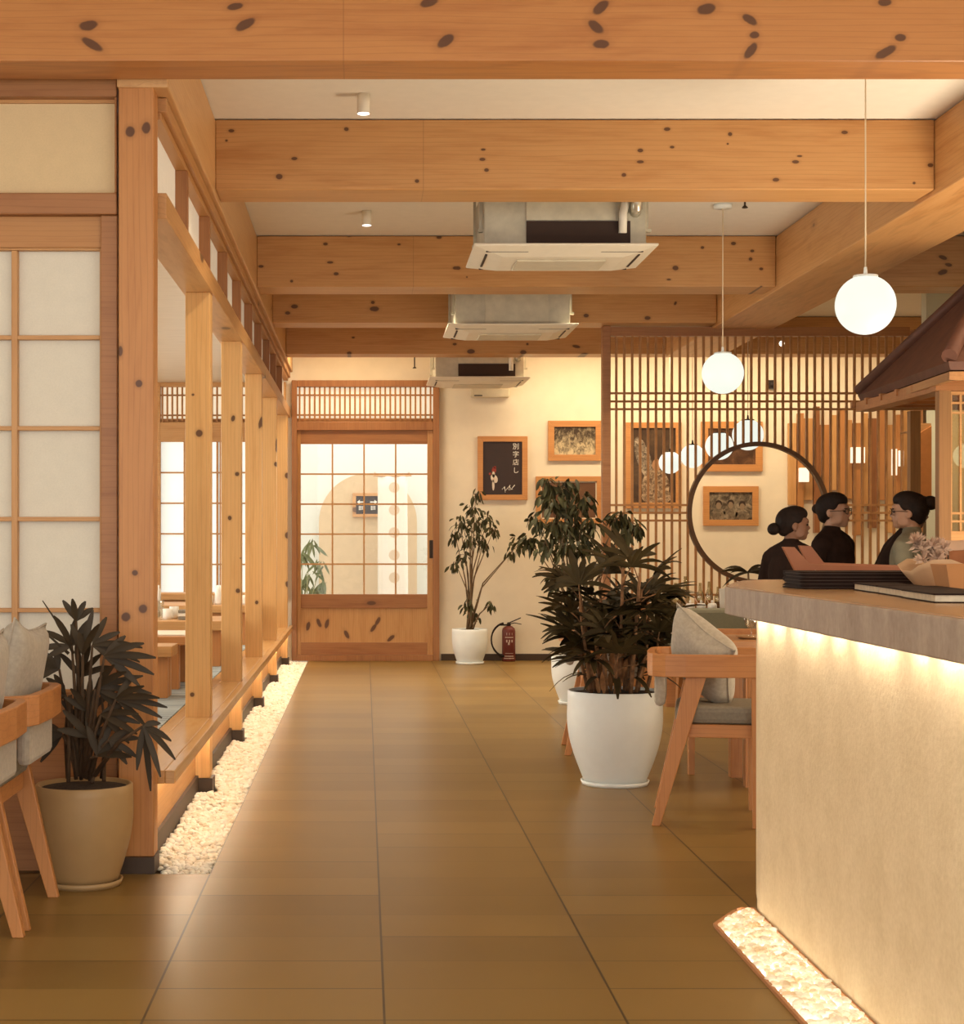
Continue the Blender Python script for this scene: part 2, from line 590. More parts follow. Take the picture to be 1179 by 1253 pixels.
sg = thing('direction_sign', 'small dark framed arrow sign on the tan arch beyond the door glass', 'sign', (X(449, 19.9), 19.93, Z(618, 19.93)))
w, h = 0.17, 0.14
m = MB()
for a, b, c_, d in ((-w, w, h - .035, h), (-w, w, -h, -h + .035), (-w, -w + .04, -h + .035, h - .035), (w - .04, w, -h + .035, h - .035)):
    m.box(a, b, -0.02, 0.018, c_, d)
m.build('frame', W_X, sg, bevel=.003)
m = MB(); m.box(-w + .04, w - .04, -0.006, 0.018, -h + .035, h - .035)
m.build('board', plain('sign_black', (0.035, 0.020, 0.014), 0.6), sg)
SIGNW = plain('white_lettering', (0.78, 0.74, 0.66), 0.7)
for sgn in (-1, 1):
    cx = sgn * 0.07
    m = MB()
    m.prism([(cx + sgn * .05, .035), (cx + sgn * .015, .062), (cx + sgn * .015, .042), (cx - sgn * .035, .042), (cx - sgn * .035, .028), (cx + sgn * .015, .028), (cx + sgn * .015, .008)], 'y', -.010, -.0065)
    m.build('arrow', SIGNW, sg)
    m = MB()
    for q in range(3):
        m.box(cx - .03, cx + .03, -.010, -.0065, -.022 - q * .016, -.014 - q * .016)
    m.box(cx - .02, cx - .012, -.010, -.0065, -.06, -.008)
    m.box(cx + .012, cx + .02, -.010, -.0065, -.055, -.01)
    m.build('lettering', SIGNW, sg)

# door curtain hung in front of the arch
t = NT('sheer_dotted_cloth')
cc = t.coords(); sp = t.n('ShaderNodeSeparateXYZ'); t.l(cc, sp.inputs[0])
zz = t.math('SUBTRACT', t.math('FRACT', t.math('DIVIDE', sp.outputs[2], 0.26)), 0.5)
dd = t.math('SQRT', t.math('ADD', t.math('POWER', t.math('MULTIPLY', zz, 0.26), 2.0), t.math('POWER', t.math('SUBTRACT', sp.outputs[0], 0.02), 2.0)))
t.l(t.mix(t.smooth(dd, 0.055, 0.068, 0.75, 0), (0.85, 0.80, 0.70), (0.62, 0.45, 0.28)), t.b.inputs['Base Color'])
t.b.inputs['Roughness'].default_value = 0.9
t.b.inputs['Transmission Weight'].default_value = 0.0
t.b.inputs['Alpha'].default_value = 0.72
m = MB()
cw = 0.17
v = []; fcs = []
nx, nz_ = 14, 12
for j in range(nz_ + 1):
    for i in range(nx + 1):
        u = i / nx
        z = 0.0 - 1.75 * j / nz_
        v.append((-cw + 2 * cw * u * (1 + 0.04 * j / nz_), 0.018 * math.sin(u * 13) * (0.4 + 0.6 * j / nz_), z))
for j in range(nz_):
    for i in range(nx):
        a = j * (nx + 1) + i
        fcs.append((a, a + 1, a + nx + 2, a + nx + 1))
m.add(v, fcs, 0, True)
cl = thing('hanging_curtain', 'sheer white dotted cloth strip hanging before the tan arch outside', 'curtain', (X(480, 19.6), 19.6, 1.93))
m.build('cloth', t.mat, cl, solid=0.003)
m = MB(); m.tube([(-0.22, 0, 0.005), (0.22, 0, 0.005)], 0.008); m.tube([(-0.2, 0, 0.005), (-0.2, 0.40, 0.06)], 0.005); m.tube([(0.2, 0, 0.005), (0.2, 0.40, 0.06)], 0.005)
m.build('rod', W_X, cl)

# ------------------------------------------------------------------ the sliding door and its transom
d = thing('door_1', 'glazed pine sliding door with gridded panes and knotty lower panel', 'door', (0, YB, 0), kind='structure')
def part(mb, name, mat, parent, **k): return mb.build(name, mat, parent, world=True, **k)
yf0, yf1 = YB - 0.05, YB + 0.04
m = MB()
m.box(bx(357), bx(363.5), YB - .07, YB + .10, 0, bz(466))
m.box(bx(529.5), bx(537), YB - .07, YB + .10, 0, bz(466))
m.box(bx(363.5), bx(529.5), YB - .07, YB + .10, bz(474), bz(466))
m.box(bx(363.5), bx(529.5), YB - .07, YB + .10, bz(527), bz(516.5))
m.box(bx(363.5), bx(529.5), YB - .09, YB + .10, 0, bz(801))
part(m, 'door_frame', R_Z, d, bevel=.004)
m = MB()
yl0, yl1 = YB - 0.03, YB + 0.01
m.box(bx(363.5), bx(368), yl0, yl1, bz(801), bz(527)); m.box(bx(522.5), bx(529.5), yl0, yl1, bz(801), bz(527))
part(m, 'stile', W_Z, d, bevel=.003)
m = MB()
m.box(bx(368), bx(522.5), yl0, yl1, bz(543.5), bz(527)); m.box(bx(368), bx(522.5), yl0, yl1, bz(744), bz(727)); m.box(bx(368), bx(522.5), yl0, yl1, bz(801), bz(786))
part(m, 'rail', R_X, d, bevel=.003)
m = MB(); m.box(bx(368), bx(522.5), YB - .012, YB, bz(786), bz(744))
LK = [(X(px, YB), Z(py, YB) , 0.02, 0.05, a) for px, py, a in ((377, 766, .2), (390, 762, -.4), (400, 763, .3), (424, 776, -.5), (457, 768, .6), (462, 760, .5), (478, 781, .9))]
part(m, 'lower_panel', wood('door_panel_wood', 'z', (0.60, 0.33, 0.13), DEEP, knots=[(a, b, c_, d_, e) for a, b, c_, d_, e in LK]), d)
m = MB()
for k in range(1, 4):
    xx = bx(368) + (bx(522.5) - bx(368)) * k / 4
    m.box(xx - .008, xx + .008, YB - .024, YB + .006, bz(727), bz(543.5))
for k in range(1, 5):
    zz = bz(727) + (bz(543.5) - bz(727)) * k / 5
    m.box(bx(368), bx(522.5), YB - .022, YB + .004, zz - .008, zz + .008)
part(m, 'glazing_bars', W_X, d)
m = MB(); m.box(bx(368), bx(522.5), YB - .006, YB - .002, bz(727), bz(543.5)); part(m, 'glass', CLEAR, d)
m = MB(); m.box(bx(525), bx(530), YB - .036, YB - .029, bz(683), bz(661)); m.box(bx(526.4), bx(528.6), YB - .040, YB - .035, bz(679), bz(667))
part(m, 'handle', BRONZE, d)


def grille(name, px0, px1, py0, py1, n, mat, nn):
    g = thing(name, None, None, (0, YB, 0), kind='structure')
    m = MB()
    for k in range(n):
        xx = bx(px0) + (bx(px1) - bx(px0)) * (k + 0.5) / n
        m.box(xx - .009, xx + .009, YB - .045, YB - .025, bz(py1), bz(py0))
    part(m, 'grille_bars', mat, g)
    m = MB()
    for q in (0.23, 0.80, 0.92):
        zz = bz(py0) + (bz(py1) - bz(py0)) * q
        m.box(bx(px0), bx(px1), YB - .030, YB - .012, zz - .008, zz + .008)
    m.box(bx(px0), bx(px1), YB - .024, YB - .004, bz(py1), bz(py1 - 2.5))
    part(m, 'grille_rails', mat, g)
    m = MB(); m.box(bx(px0), bx(px1), YB + .005, YB + .012, bz(py1), bz(py0)); part(m, 'paper', CREAMLIT, g)
    return g


grille('window_1', 363.5, 529.5, 474, 516.5, 27, BAR, 1)

# alcove shoji window and its grille, part of the back wall
g = thing('window_2', None, None, (0, YB, 0), kind='structure')
m = MB()
m.box(WL0, bx(197), YB - .06, YB + .10, bz(733), bz(468)); m.box(bx(344), WL1, YB - .06, YB + .10, bz(733), bz(468))
m.box(bx(197), bx(344), YB - .06, YB + .10, bz(474), bz(468)); m.box(bx(197), bx(344), YB - .06, YB + .10, bz(541), bz(517))
m.box(bx(197), bx(344), YB - .06, YB + .10, bz(733), bz(728))
part(m, 'window_frame', W_X, g, bevel=.004)
m = MB()
for px in (226, 266, 306): m.box(bx(px) - .01, bx(px) + .01, YB - .03, YB + .01, bz(728), bz(541))
for px in (269.5, 301): m.box(bx(px) - .006, bx(px) + .006, YB - .03, YB + .01, bz(728), bz(541))
for k in range(1, 5):
    zz = bz(541) + (bz(728) - bz(541)) * k / 5
    m.box(bx(197), bx(344), YB - .026, YB + .006, zz - .008, zz + .008)
part(m, 'glazing_bars', W_X, g)
m = MB(); m.box(bx(197), bx(344), YB + .012, YB + .02, bz(728), bz(541)); part(m, 'paper', LITPAPER, g)
grille('window_3', 190, 348, 474, 517, 26, BAR, 3)
# unseen window-shaped glow panels on the outer wall, added to light the alcove
g = thing('alcove_fill_panels', None, None, (-3.7, 11, 0), kind='structure')
m = MB()
for k in range(3):
    y0 = 7.2 + k * 3.1
    m.box(-3.70, -3.69, y0, y0 + 2.6, 0.75, 2.35)
part(m, 'paper', emit('fill_glow_paper', (0.95, 0.98, 0.92), 4.2), g)
m = MB()
for k in range(3):
    y0 = 7.2 + k * 3.1
    for q in range(5): m.box(-3.69, -3.66, y0 + q * .65 - .01, y0 + q * .65 + .01, .75, 2.35)
    for q in range(5): m.box(-3.69, -3.66, y0, y0 + 2.6, .74 + q * .4, .76 + q * .4)
part(m, 'glazing_bars', W_Y, g)

# ------------------------------------------------------------------ beams
def kn(Y, x0, pts, s=1.0):
    return [(X(px, Y) - x0, Z(py, Y), w * s, h * s, a) for px, py, w, h, a in pts]


B1K = [(108, 31, .034, .018, -.15), (112, 54, .045, .016, .5), (300, 30, .040, .017, -.5), (288, 8, .03, .013, -.2), (545, 50, .036, .018, -.6), (525, 3, .035, .016, -.3),
       (735, 9, .035, .018, -.7), (729, 33, .034, .018, .7), (735, 54, .03, .016, 0), (864, 11, .036, .02, -.2), (917, 24, .03, .016, .6), (923, 43, .018, .013, 0), (918, 62, .036, .016, -.9),
       (1101, 46, .02, .014, 0), (1083, 64, .045, .016, -.5), (1082, 3, .025, .014, 0)]
B2K = [(283, 160, .016, .009, 0), (277, 172, .007, .006, 0), (360, 194, .016, .009, 0), (341.5, 216, .018, .014, 0), (423.6, 158, .012, .010, 0), (510, 221.5, .011, .009, 0), (595, 208, .012, .009, 0),
       (590, 195, .015, .008, 0), (591, 183, .012, .006, 0), (816, 158, .016, .009, 0), (893, 164, .011, .010, 0), (890, 176, .006, .005, 0), (822, 180, .012, .007, 0), (783, 184, .015, .01, 0), (783, 198, .018, .008, 0), (763, 214, .012, .01, 0),
       (973, 198, .018, .009, 0), (978, 191, .014, .005, 0), (949, 220, .018, .010, 0), (1033, 162, .016, .009, 0), (1138, 202, .015, .010, 0), (1118, 224, .007, .006, 0)]
B3K = [(427, 288, .017, .012, 0), (398, 298.5, .016, .010, 0), (488, 299, .012, .007, 0), (404, 321, .022, .009, 0), (411, 335, .018, .011, 0), (356.6, 344, .011, .010, 0), (319, 326, .018, .010, 0), (537, 290.5, .018, .011, 0), (557, 328, .02, .012, 0),
       (897, 298, .018, .012, 0), (859, 303, .013, .01, 0), (826, 328, .022, .016, 0), (920, 307, .014, .01, 0), (918, 317, .013, .012, 0), (931, 329, .014, .010, 0), (818, 342, .016, .007, 0), (931, 351, .01, .007, 0), (560, 328, .02, .013, 0), (571, 339, .006, .006, 0)]
B4K = [(360, 375, .03, .016, 0), (352, 383, .022, .014, 0), (458, 378, .04, .02, 0), (456, 370, .016, .014, 0), (717, 386, .022, .016, 0), (792, 389, .025, .015, 0), (826, 371, .01, .016, .5)]
B5K = [(432, 413, .016, .01, 0), (427, 432, .022, .014, 0), (560, 412, .02, .012, 0), (556, 421, .02, .013, 0), (576, 430, .035, .022, 0), (640, 431, .03, .02, 0), (705, 424, .04, .014, .2), (715, 434, .04, .016, 0), (645, 421, .012, .012, 0)]


def beam(label, x0, x1, y0, y1, z0, z1, knots, seams=None, a=PALE, b=DEEP):
    xc = (x0 + x1) / 2
    m = MB(); m.box(x0, x1, y0, y1, z0, z1)
    mat = wood('beam_wood', 'x', a, b, knots=kn(y0, xc, knots) if knots else None, seams=seams)
    o = m.build('ceiling_beam', mat, bevel=.006, loc=(xc, 0, 0))
    return props(o, label, 'beam', 'cross beams under the ceiling')


BT = 2.88
beam('nearest pine cross beam with large paired dark knots along the top edge', -3.69, 5.59, 5.92, 6.16, BT, 3.215, B1K, [X(420, 5.92) - .95], (0.54, 0.235, 0.070), (0.41, 0.15, 0.040))
beam('second pine cross beam, between the two rows of white ceiling cylinder lights', -0.712, 2.718, 8.11, 8.41, BT, 3.215, B2K, [X(517, 8.11) - 1.0])
beam('third pine cross beam, just behind the nearest ceiling air conditioner', -0.712, 2.718, 11.24, 11.60, BT, 3.215, B3K, [X(505, 11.24) - 1.0])
beam('fourth pine cross beam, just behind the middle ceiling air conditioner', -0.712, 2.718, 13.12, 13.45, BT, 3.215, B4K)
beam('farthest pine cross beam, just before the small farthest air conditioner', -0.712, 5.59, 15.35, 15.65, BT, 3.215, B5K)
beam('short pine beam right of the long lengthwise beam, above the tiled roof', 3.202, 5.59, 11.24, 11.55, BT, 3.215, [(1153, 315, .03, .014, .3), (1160, 324, .025, .012, .2), (1153, 333, .035, .018, -.3)])
m = MB(); m.box(-0.90, -0.712, 6.17, YB - .1, 2.855, 3.215)
props(m.build('ceiling_beam', wood('side_beam_wood', 'y', (0.66, 0.39, 0.17), (0.56, 0.29, 0.11), rnd=.4), bevel=.006, loc=(-.8, 6.17, 2.855)), 'long pine beam over the transom windows of the alcove partition', 'beam')
m = MB(); m.box(2.72, 3.20, 6.17, 15.34, 2.855, 3.215)
props(m.build('ceiling_beam', wood('long_beam_wood', 'y', (0.62, 0.34, 0.135), DEEP, rnd=.5), bevel=.006, loc=(2.96, 6.17, 2.855)), 'long pine beam running lengthwise above the bar side, right of the globe lamps', 'beam')

# ------------------------------------------------------------------ alcove partition: column, posts, ledge, transom
PX0, PX1 = -0.865, -0.745
COLK = [(159.5, 161, .018, .020, 0), (179, 156, .016, .022, .2), (170, 469.5, .013, .014, 0), (165, 701, .013, .012, 0), (175, 745, .017, .017, 0), (154, 755, .018, .018, 0), (147, 430, .01, .02, 0)]
t0 = thing('timber_post', 'thick front pine column with dark knots, behind the potted palm by the shoji wall', 'post', (X(166, 6.18), 6.24, 0), group=None)
m = MB(); m.box(X(145, 6.18), X(188, 6.18), 6.18, 6.30, 0.06, 3.212)
c0 = t0.location
m.build('shaft', wood('column_wood', 'z', (0.56, 0.255, 0.082), (0.42, 0.165, 0.048), knots=[(X(px, 6.18) - c0.x, Z(py, 6.18), a, b, r) for px, py, a, b, r in COLK]), t0, world=True, bevel=.004)
m = MB(); m.box(X(144, 6.17) - .005, X(189, 6.17), 6.166, 6.31, 0.0, 0.06); m.build('plinth', DARKBASE, t0, world=True)
PK = {0: [(243.6, 530, .018, .018, 0), (236, 483, .007, .006, 0), (235, 850, .011, .011, 0)],
      1: [(285, 512, .013, .020, .2), (290, 580, .013, .013, 0), (281, 634, .013, .015, 0), (291, 723, .014, .014, 0), (294, 683, .004, .004, 0)],
      2: [(319, 517, .016, .05, .25), (314, 737, .014, .016, 0)],
      3: [(337.6, 568, .016, .02, 0), (338, 545, .008, .06, 0)],
      4: [(352, 582, .03, .03, 0), (352, 655, .03, .035, 0), (352, 715, .025, .03, 0)]}
names = ['first slim knotty pine post behind the front column, nearest of the five along the pebbles',
         'second slim pine post along the pebble bed, with four round knots',
         'third slim pine post along the pebble bed, with one long oval knot high up',
         'fourth slim pine post along the pebble bed, second from the sliding door',
         'last slim pine post of the partition, right beside the sliding door']
for k in range(5):
    yy = 8.20 + 2.05 * k
    p = thing('timber_post', names[k], 'post', ((PX0 + PX1) / 2, yy + .06, 0), group='slim posts of the alcove partition')
    m = MB(); m.box(PX0, PX1, yy, yy + .12, 0.06, 2.405)
    m.build('shaft', wood('post_wood', 'z', (0.80, 0.48, 0.195), (0.66, 0.35, 0.12), knots=[(X(px, yy) - p.location.x, Z(py, yy), a, b, r) for px, py, a, b, r in PK[k]]), p, world=True, bevel=.003)
    m = MB(); m.box(PX0 - .012, PX1 + .012, yy - .012, yy + .13, -0.03, 0.06); m.build('plinth', DARKBASE, p, world=True)
# ledge
LZ0, LZ1 = 0.305, 0.355
m = MB()
m.box(PX1 + .002, -0.705, 6.32, YB - .1, LZ0, LZ1); m.box(-0.93, PX0 - .002, 6.32, YB - .1, LZ0, LZ1)
ys = [6.32] + [8.20 + 2.05 * k for k in range(5)]
for k in range(5):
    m.box(PX0 - .002, PX1 + .002, ys[k] + (.122 if k else 0), ys[k + 1] - .002, LZ0, LZ1)
lg = thing('ledge_bench', 'long varnished pine ledge running through the posts above the pebble bed', 'ledge', (-.82, 6.32, 0))
m.build('ledge_top', wood('ledge_wood', 'y', (0.62, 0.36, 0.15), (0.50, 0.25, 0.085), rough=.22, bump=0), lg, world=True, bevel=.004)
m = MB()
for k in range(5):
    m.box(-0.845, -0.815, ys[k] + (.135 if k else 0), ys[k + 1] - .014, 0.075, LZ0)
m.build('front_board', wood('board_wood', 'y', (0.58, 0.31, 0.12), DEEP), lg, world=True)
m = MB()
for k in range(5):
    m.box(-0.85, -0.80, ys[k] + (.135 if k else 0), ys[k + 1] - .014, -0.045, 0.075)
m.build('kick_board', DARKBASE, lg, world=True)
m = MB(); m.box(-0.738, -0.728, 6.42, YB - .2, LZ0 - .008, LZ0 - .001); m.build('light_strip', emit('ledge_led', (1.0, 0.87, 0.66), 35.0), lg, world=True)

tr = thing('transom_screen', 'row of paper transom windows in pine frames above the alcove posts', 'transom window', (-.81, 6.31, 2.405))
m = MB(); m.box(-0.88, -0.735, 6.31, YB - .1, 2.405, 2.50); m.build('bottom_rail', W_Y, tr, world=True, bevel=.003)
m = MB(); m.box(-0.88, -0.735, 6.31, YB - .1, 2.80, 2.853); m.box(-0.86, -0.755, 6.31, YB - .1, 2.772, 2.80); m.build('top_rail', wood('transom_rail_wood', 'y', (0.5, 0.25, 0.09), DEEP), tr, world=True, bevel=.003)
yst = [7.18 + 1.025 * k for k in range(9)]
for yy in yst:
    m = MB(); m.box(-0.862, -0.748, yy - .0, yy + .05, 2.50, 2.772); m.build('stile', R_Z, tr, world=True, bevel=.003)
prev = 6.31
for yy in yst + [YB - .1]:
    m = MB(); m.box(-0.812, -0.800, prev + .0, yy, 2.50, 2.772); m.build('paper_panel', paper('transom_paper', (0.80, 0.75, 0.65), 0.12, (1, .93, .80)), tr, world=True)
    prev = yy + .05

# ------------------------------------------------------------------ shoji wall facing the camera, on the left
YS = 6.20
def sx(px): return X(px, YS)
def sz(py): return Z(py, YS)
g = thing('shoji_screen', 'paper shoji wall with pine grid, behind the chairs and potted palm at the near left', 'screen', (-1.6, YS + .06, 0))
JX = sx(145) - .007
m = MB()
m.box(sx(122), JX, YS + .02, YS + .10, 0.0, sz(262)); m.box(-3.69, JX, YS - .0, YS + .12, sz(118), 3.212); m.box(-3.69, JX, YS, YS + .12, sz(262), sz(236))
m.box(sx(140), JX, YS + .0, YS + .10, sz(236), sz(118))
part(m, 'outer_frame', R_X, g, bevel=.004)
m = MB(); m.box(-3.69, sx(122), YS + .04, YS + .09, sz(301), sz(262)); part(m, 'lintel_board', wood('lintel_wood', 'x', (0.50, 0.24, 0.08), (0.40, 0.17, 0.05)), g, bevel=.003)
m = MB(); m.box(-3.69, sx(140), YS + .06, YS + .07, sz(236), sz(118)); part(m, 'upper_paper_panel', paper('upper_shoji_paper', (0.74, 0.57, 0.34)), g)
m = MB()
m.box(-3.69, sx(140), YS + .045, YS + .06, sz(122), sz(118)); m.box(-3.69, sx(140), YS + .045, YS + .06, sz(236), sz(233)); m.box(sx(138.5), sx(140), YS + .045, YS + .06, sz(233), sz(122))
part(m, 'panel_beading', W_X, g)
m = MB()
rows = [301, 411, 523, 635, 747.5, 848]
pitch = sx(121) - sx(14.5)
cols = [sx(121) - k * pitch for k in range(9)]
m.box(sx(119.5), sx(122), YS + .045, YS + .08, sz(860), sz(301))
for cx in cols[1:]: m.box(cx - .011, cx + .011, YS + .045, YS + .08, sz(848), sz(304))
part(m, 'vertical_bars', W_Z, g, bevel=.002)
m = MB()
for k, py in enumerate(rows):
    m.box(-3.69, sx(119.5), YS + .048, YS + .077, sz(py) - .008, sz(py) + .008)
part(m, 'horizontal_bars', W_X, g, bevel=.002)
m = MB(); m.box(-3.69, sx(119.5), YS + .078, YS + .084, sz(848), sz(301)); part(m, 'paper', paper('front_shoji_paper', (0.70, 0.65, 0.54), 0.06, (1.0, 0.92, 0.78)), g)
m = MB(); m.box(-3.69, sx(122), YS + .03, YS + .09, 0.0, sz(848)); part(m, 'lower_board', R_X, g)

# ------------------------------------------------------------------ alcove: platform, rug, low tables and benches
m = MB(); m.box(-3.69, -0.94, 6.34, YB, -0.045, 0.33); struct(m, 'floor_alcove', wood('platform_wood', 'y', (0.55, 0.33, 0.15), DEEP))
t = NT('blue_grey_woven_rug')
c = t.coords((1.0, 14, 1)); nz1 = t.noise(c, 2.0, 3, .6, .6); nz2 = t.noise(t.coords((3, 30, 1)), 4, 3)
col = t.ramp(nz1, [(0.32, (0.050, 0.055, 0.055)), (0.42, (0.24, 0.27, 0.28)), (0.62, (0.42, 0.45, 0.45))])
t.l(t.mix(t.math('MULTIPLY', nz2, .3), col, (0.30, 0.33, 0.34)), t.b.inputs['Base Color']); t.b.inputs['Roughness'].default_value = .95
m = MB(); m.box(-3.5, -0.945, 6.5, 15.6, 0.332, 0.345)
props(m.build('rug', t.mat, loc=(-2.2, 11, .332)), 'blue grey streaked rug covering the raised alcove floor under low tables', 'rug')


def low_table(name, label, cat, x0, x1, y0, y1, z, th, lw, lx=None, group=None, mat=None):
    g = thing(name, label, cat, ((x0 + x1) / 2, (y0 + y1) / 2, .345), group=group)
    m = MB(); m.box(x0, x1, y0, y1, z - th, z); part(m, 'table_top' if cat == 'table' else 'seat', mat or W_X, g, bevel=.006)
    inx = lx or .06
    for a in (x0 + inx, x1 - inx - lw):
        for b in (y0 + .05, y1 - .05 - lw):
            m = MB(); m.box(a, a + lw, b, b + lw, .345, z - th); part(m, 'leg', CH_Z, g, bevel=.003)
    m = MB(); m.box(x0 + inx + lw, x1 - inx - lw, y0 + .06, y0 + .085, z - th - .07, z - th); m.box(x0 + inx + lw, x1 - inx - lw, y1 - .085, y1 - .06, z - th - .07, z - th)
    part(m, 'apron', CH_X, g)
    return g


GB = 'low benches in the alcove'
low_table('bench', 'nearest low pine bench in the alcove, square legs just behind the front column', 'bench', -2.2, X(211, 9.25), 9.22, 9.52, Z(791, 9.22), .06, .085, .03, GB)
low_table('low_table', 'near low pine table in the alcove with pale runner, behind the nearest bench', 'table', -2.6, X(246, 9.9), 9.75, 10.45, Z(779, 9.75), .05, .085, .12, 'low tables in the alcove', mat=CH_X)
low_table('low_table', 'middle low pine table in the alcove holding cups and a straw jar', 'table', -2.6, X(274, 11.6), 11.5, 12.25, Z(760, 11.5), .065, .10, .02, 'low tables in the alcove')
low_table('low_table', 'farthest low pine table in the alcove, under the bright shoji window', 'table', -2.6, X(312, 14.0), 13.8, 14.6, Z(741, 13.8), .06, .09, .03, 'low tables in the alcove')
low_table('bench', 'pine bench in the alcove beneath the backlit window, behind the farthest table', 'bench', -2.6, X(318, 15.2), 15.1, 15.45, Z(726, 15.1), .06, .09, .03, GB)
m = MB(); m.box(-2.4, X(243, 9.9), 9.85, 10.3, Z(779, 9.75) + .001, Z(779, 9.75) + .006)
props(m.build('table_runner', plain('cream_cloth', (.80, .74, .62), .9), loc=(-1.6, 10, Z(779, 9.75))), 'cream cloth runner laid along the near alcove table', 'cloth')

CER = plain('white_ceramic', (0.82, 0.79, 0.73), 0.3, var=.02)
tz = Z(760, 11.5)
g = thing('straw_jar', 'clear jar of upright white paper straws on the middle alcove table', 'jar', (X(192, 11.75), 11.75, tz))
m = MB(); m.lathe([(.045, 0), (.052, .01), (.05, .13), (.048, .13), (.045, .012), (0, .012)], 20, cap=False); m.build('jar_body', glass('jar_glass', (.95, .95, .92), .12), g)
for k in range(9):
    a = k * 2.4; r = .012 + .02 * ((k * 7) % 5) / 5
    m = MB(); m.tube([(r * math.cos(a), r * math.sin(a), .014), (r * 1.7 * math.cos(a + .3), r * 1.7 * math.sin(a + .3), .20 + .012 * (k % 4))], .006, 6); m.build('straw', CER, g)
for lab, px, Y, hh, rr in (('white handleless cup beside the straw jar on the alcove table', 205, 11.72, .075, .036), ('second white cup, right of the first on the middle alcove table', 213, 11.85, .085, .033), ('small white dish cup at the far side of the middle alcove table', 226, 12.05, .05, .04)):
    m = MB(); m.lathe([(0, 0), (rr * .8, 0), (rr, .02), (rr, hh), (rr * .9, hh), (rr * .85, .012), (0, .012)], 20, (0, 0, 0), cap=False)
    props(m.build('cup', CER, loc=None), lab, 'cup').location = (X(px, Y), Y, tz)
for q, lab in enumerate(('bottom folded napkin of the stack on the middle alcove table', 'middle folded napkin of the stack on the alcove table', 'top folded napkin of the stack on the alcove table')):
    m = MB(); m.box(-.07, .07, -.06, .06, 0, .022)
    props(m.build('napkin', [SEATFAB, plain('napkin_white', (.78, .72, .62), .9), SEATFAB][q], bevel=.004), lab, 'napkin', 'napkins on the middle alcove table').location = (X(231, 11.7), 11.72, tz + q * .023)
tz3 = Z(741, 13.8)
for q, (px, h_) in enumerate(((255.5, .10), (268, .16), (300, .08))):
    m = MB(); m.lathe([(0, 0), (.035, 0), (.04, .02), (.035, h_ * .7), (.02, h_), (.0, h_)], 16, cap=False)
    props(m.build('table_bottle', CER), ['short white bottle on the farthest alcove table', 'tall white bottle on the farthest alcove table', 'white pot at the right end of the farthest alcove table'][q], 'bottle').location = (X(px, 14), 14.0, tz3)

# ------------------------------------------------------------------ pebble beds
def pebbles(name, label, pts, size, mat, seed):
    bm = bmesh.new(); bmesh.ops.create_icosphere(bm, subdivisions=2, radius=1.0)
    base = np.array([v.co[:] for v in bm.verts]); bm.verts.index_update()
    faces = np.array([[v.index for v in f.verts] for f in bm.faces]); bm.free()
    rng = np.random.default_rng(seed)
    V, Fc = [], []
    nb = len(base)
    for k, (x, y, z) in enumerate(pts):
        s = size * rng.uniform(0.65, 1.25) * np.array([rng.uniform(.8, 1.25), rng.uniform(.75, 1.1), rng.uniform(.5, .75)])
        bump = 1 + .10 * np.sin(base @ rng.uniform(-3, 3, (3, 3))).sum(1, keepdims=True) / 1.7
        a, b = rng.uniform(0, 6.28), rng.uniform(-.5, .5)
        Rz = np.array([[math.cos(a), -math.sin(a), 0], [math.sin(a), math.cos(a), 0], [0, 0, 1]])
        Rx = np.array([[1, 0, 0], [0, math.cos(b), -math.sin(b)], [0, math.sin(b), math.cos(b)]])
        V.append((base * bump * s) @ (Rz @ Rx).T + np.array([x, y, z]))
        Fc.append(faces + k * nb)
    V = np.concatenate(V); Fc = np.concatenate(Fc)
    me = bpy.data.meshes.new(name)
    me.vertices.add(len(V)); me.vertices.foreach_set('co', V.astype(np.float32).ravel())
    me.loops.add(len(Fc) * 3); me.loops.foreach_set('vertex_index', Fc.astype(np.int32).ravel())
    me.polygons.add(len(Fc)); me.polygons.foreach_set('loop_start', np.arange(0, len(Fc) * 3, 3, dtype=np.int32))
    me.polygons.foreach_set('use_smooth', np.ones(len(Fc), dtype=bool))
    me.materials.append(mat); me.update(calc_edges=True); me.validate()
    o = bpy.data.objects.new(name, me); C.objects.link(o)
    return props(o, label, 'pebbles', kind='stuff')


t = NT('white_pebble')
c = t.coords(); vo = t.n('ShaderNodeTexVoronoi'); vo.inputs['Scale'].default_value = 28; t.l(c, vo.inputs['Vector'])
sp = t.n('ShaderNodeSeparateColor'); t.l(vo.outputs['Color'], sp.inputs[0])
t.l(t.ramp(sp.outputs[0], [(0.0, (0.72, 0.60, 0.44)), (0.35, (0.84, 0.76, 0.62)), (1.0, (0.88, 0.84, 0.74))]), t.b.inputs['Base Color'])
t.b.inputs['Roughness'].default_value = 0.75
PEB = t.mat
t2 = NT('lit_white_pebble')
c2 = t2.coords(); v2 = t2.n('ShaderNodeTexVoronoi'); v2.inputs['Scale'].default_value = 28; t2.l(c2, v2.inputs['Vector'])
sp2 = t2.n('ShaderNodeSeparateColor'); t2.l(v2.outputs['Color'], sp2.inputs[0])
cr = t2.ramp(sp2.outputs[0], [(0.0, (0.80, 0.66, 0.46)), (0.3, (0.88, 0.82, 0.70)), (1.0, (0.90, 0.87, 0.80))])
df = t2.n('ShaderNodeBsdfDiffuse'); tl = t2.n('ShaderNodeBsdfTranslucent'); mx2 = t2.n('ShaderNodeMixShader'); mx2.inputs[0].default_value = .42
t2.l(cr, df.inputs[0]); t2.l(cr, tl.inputs[0]); t2.l(df.outputs[0], mx2.inputs[1]); t2.l(tl.outputs[0], mx2.inputs[2]); t2.l(mx2.outputs[0], t2.out.inputs[0])
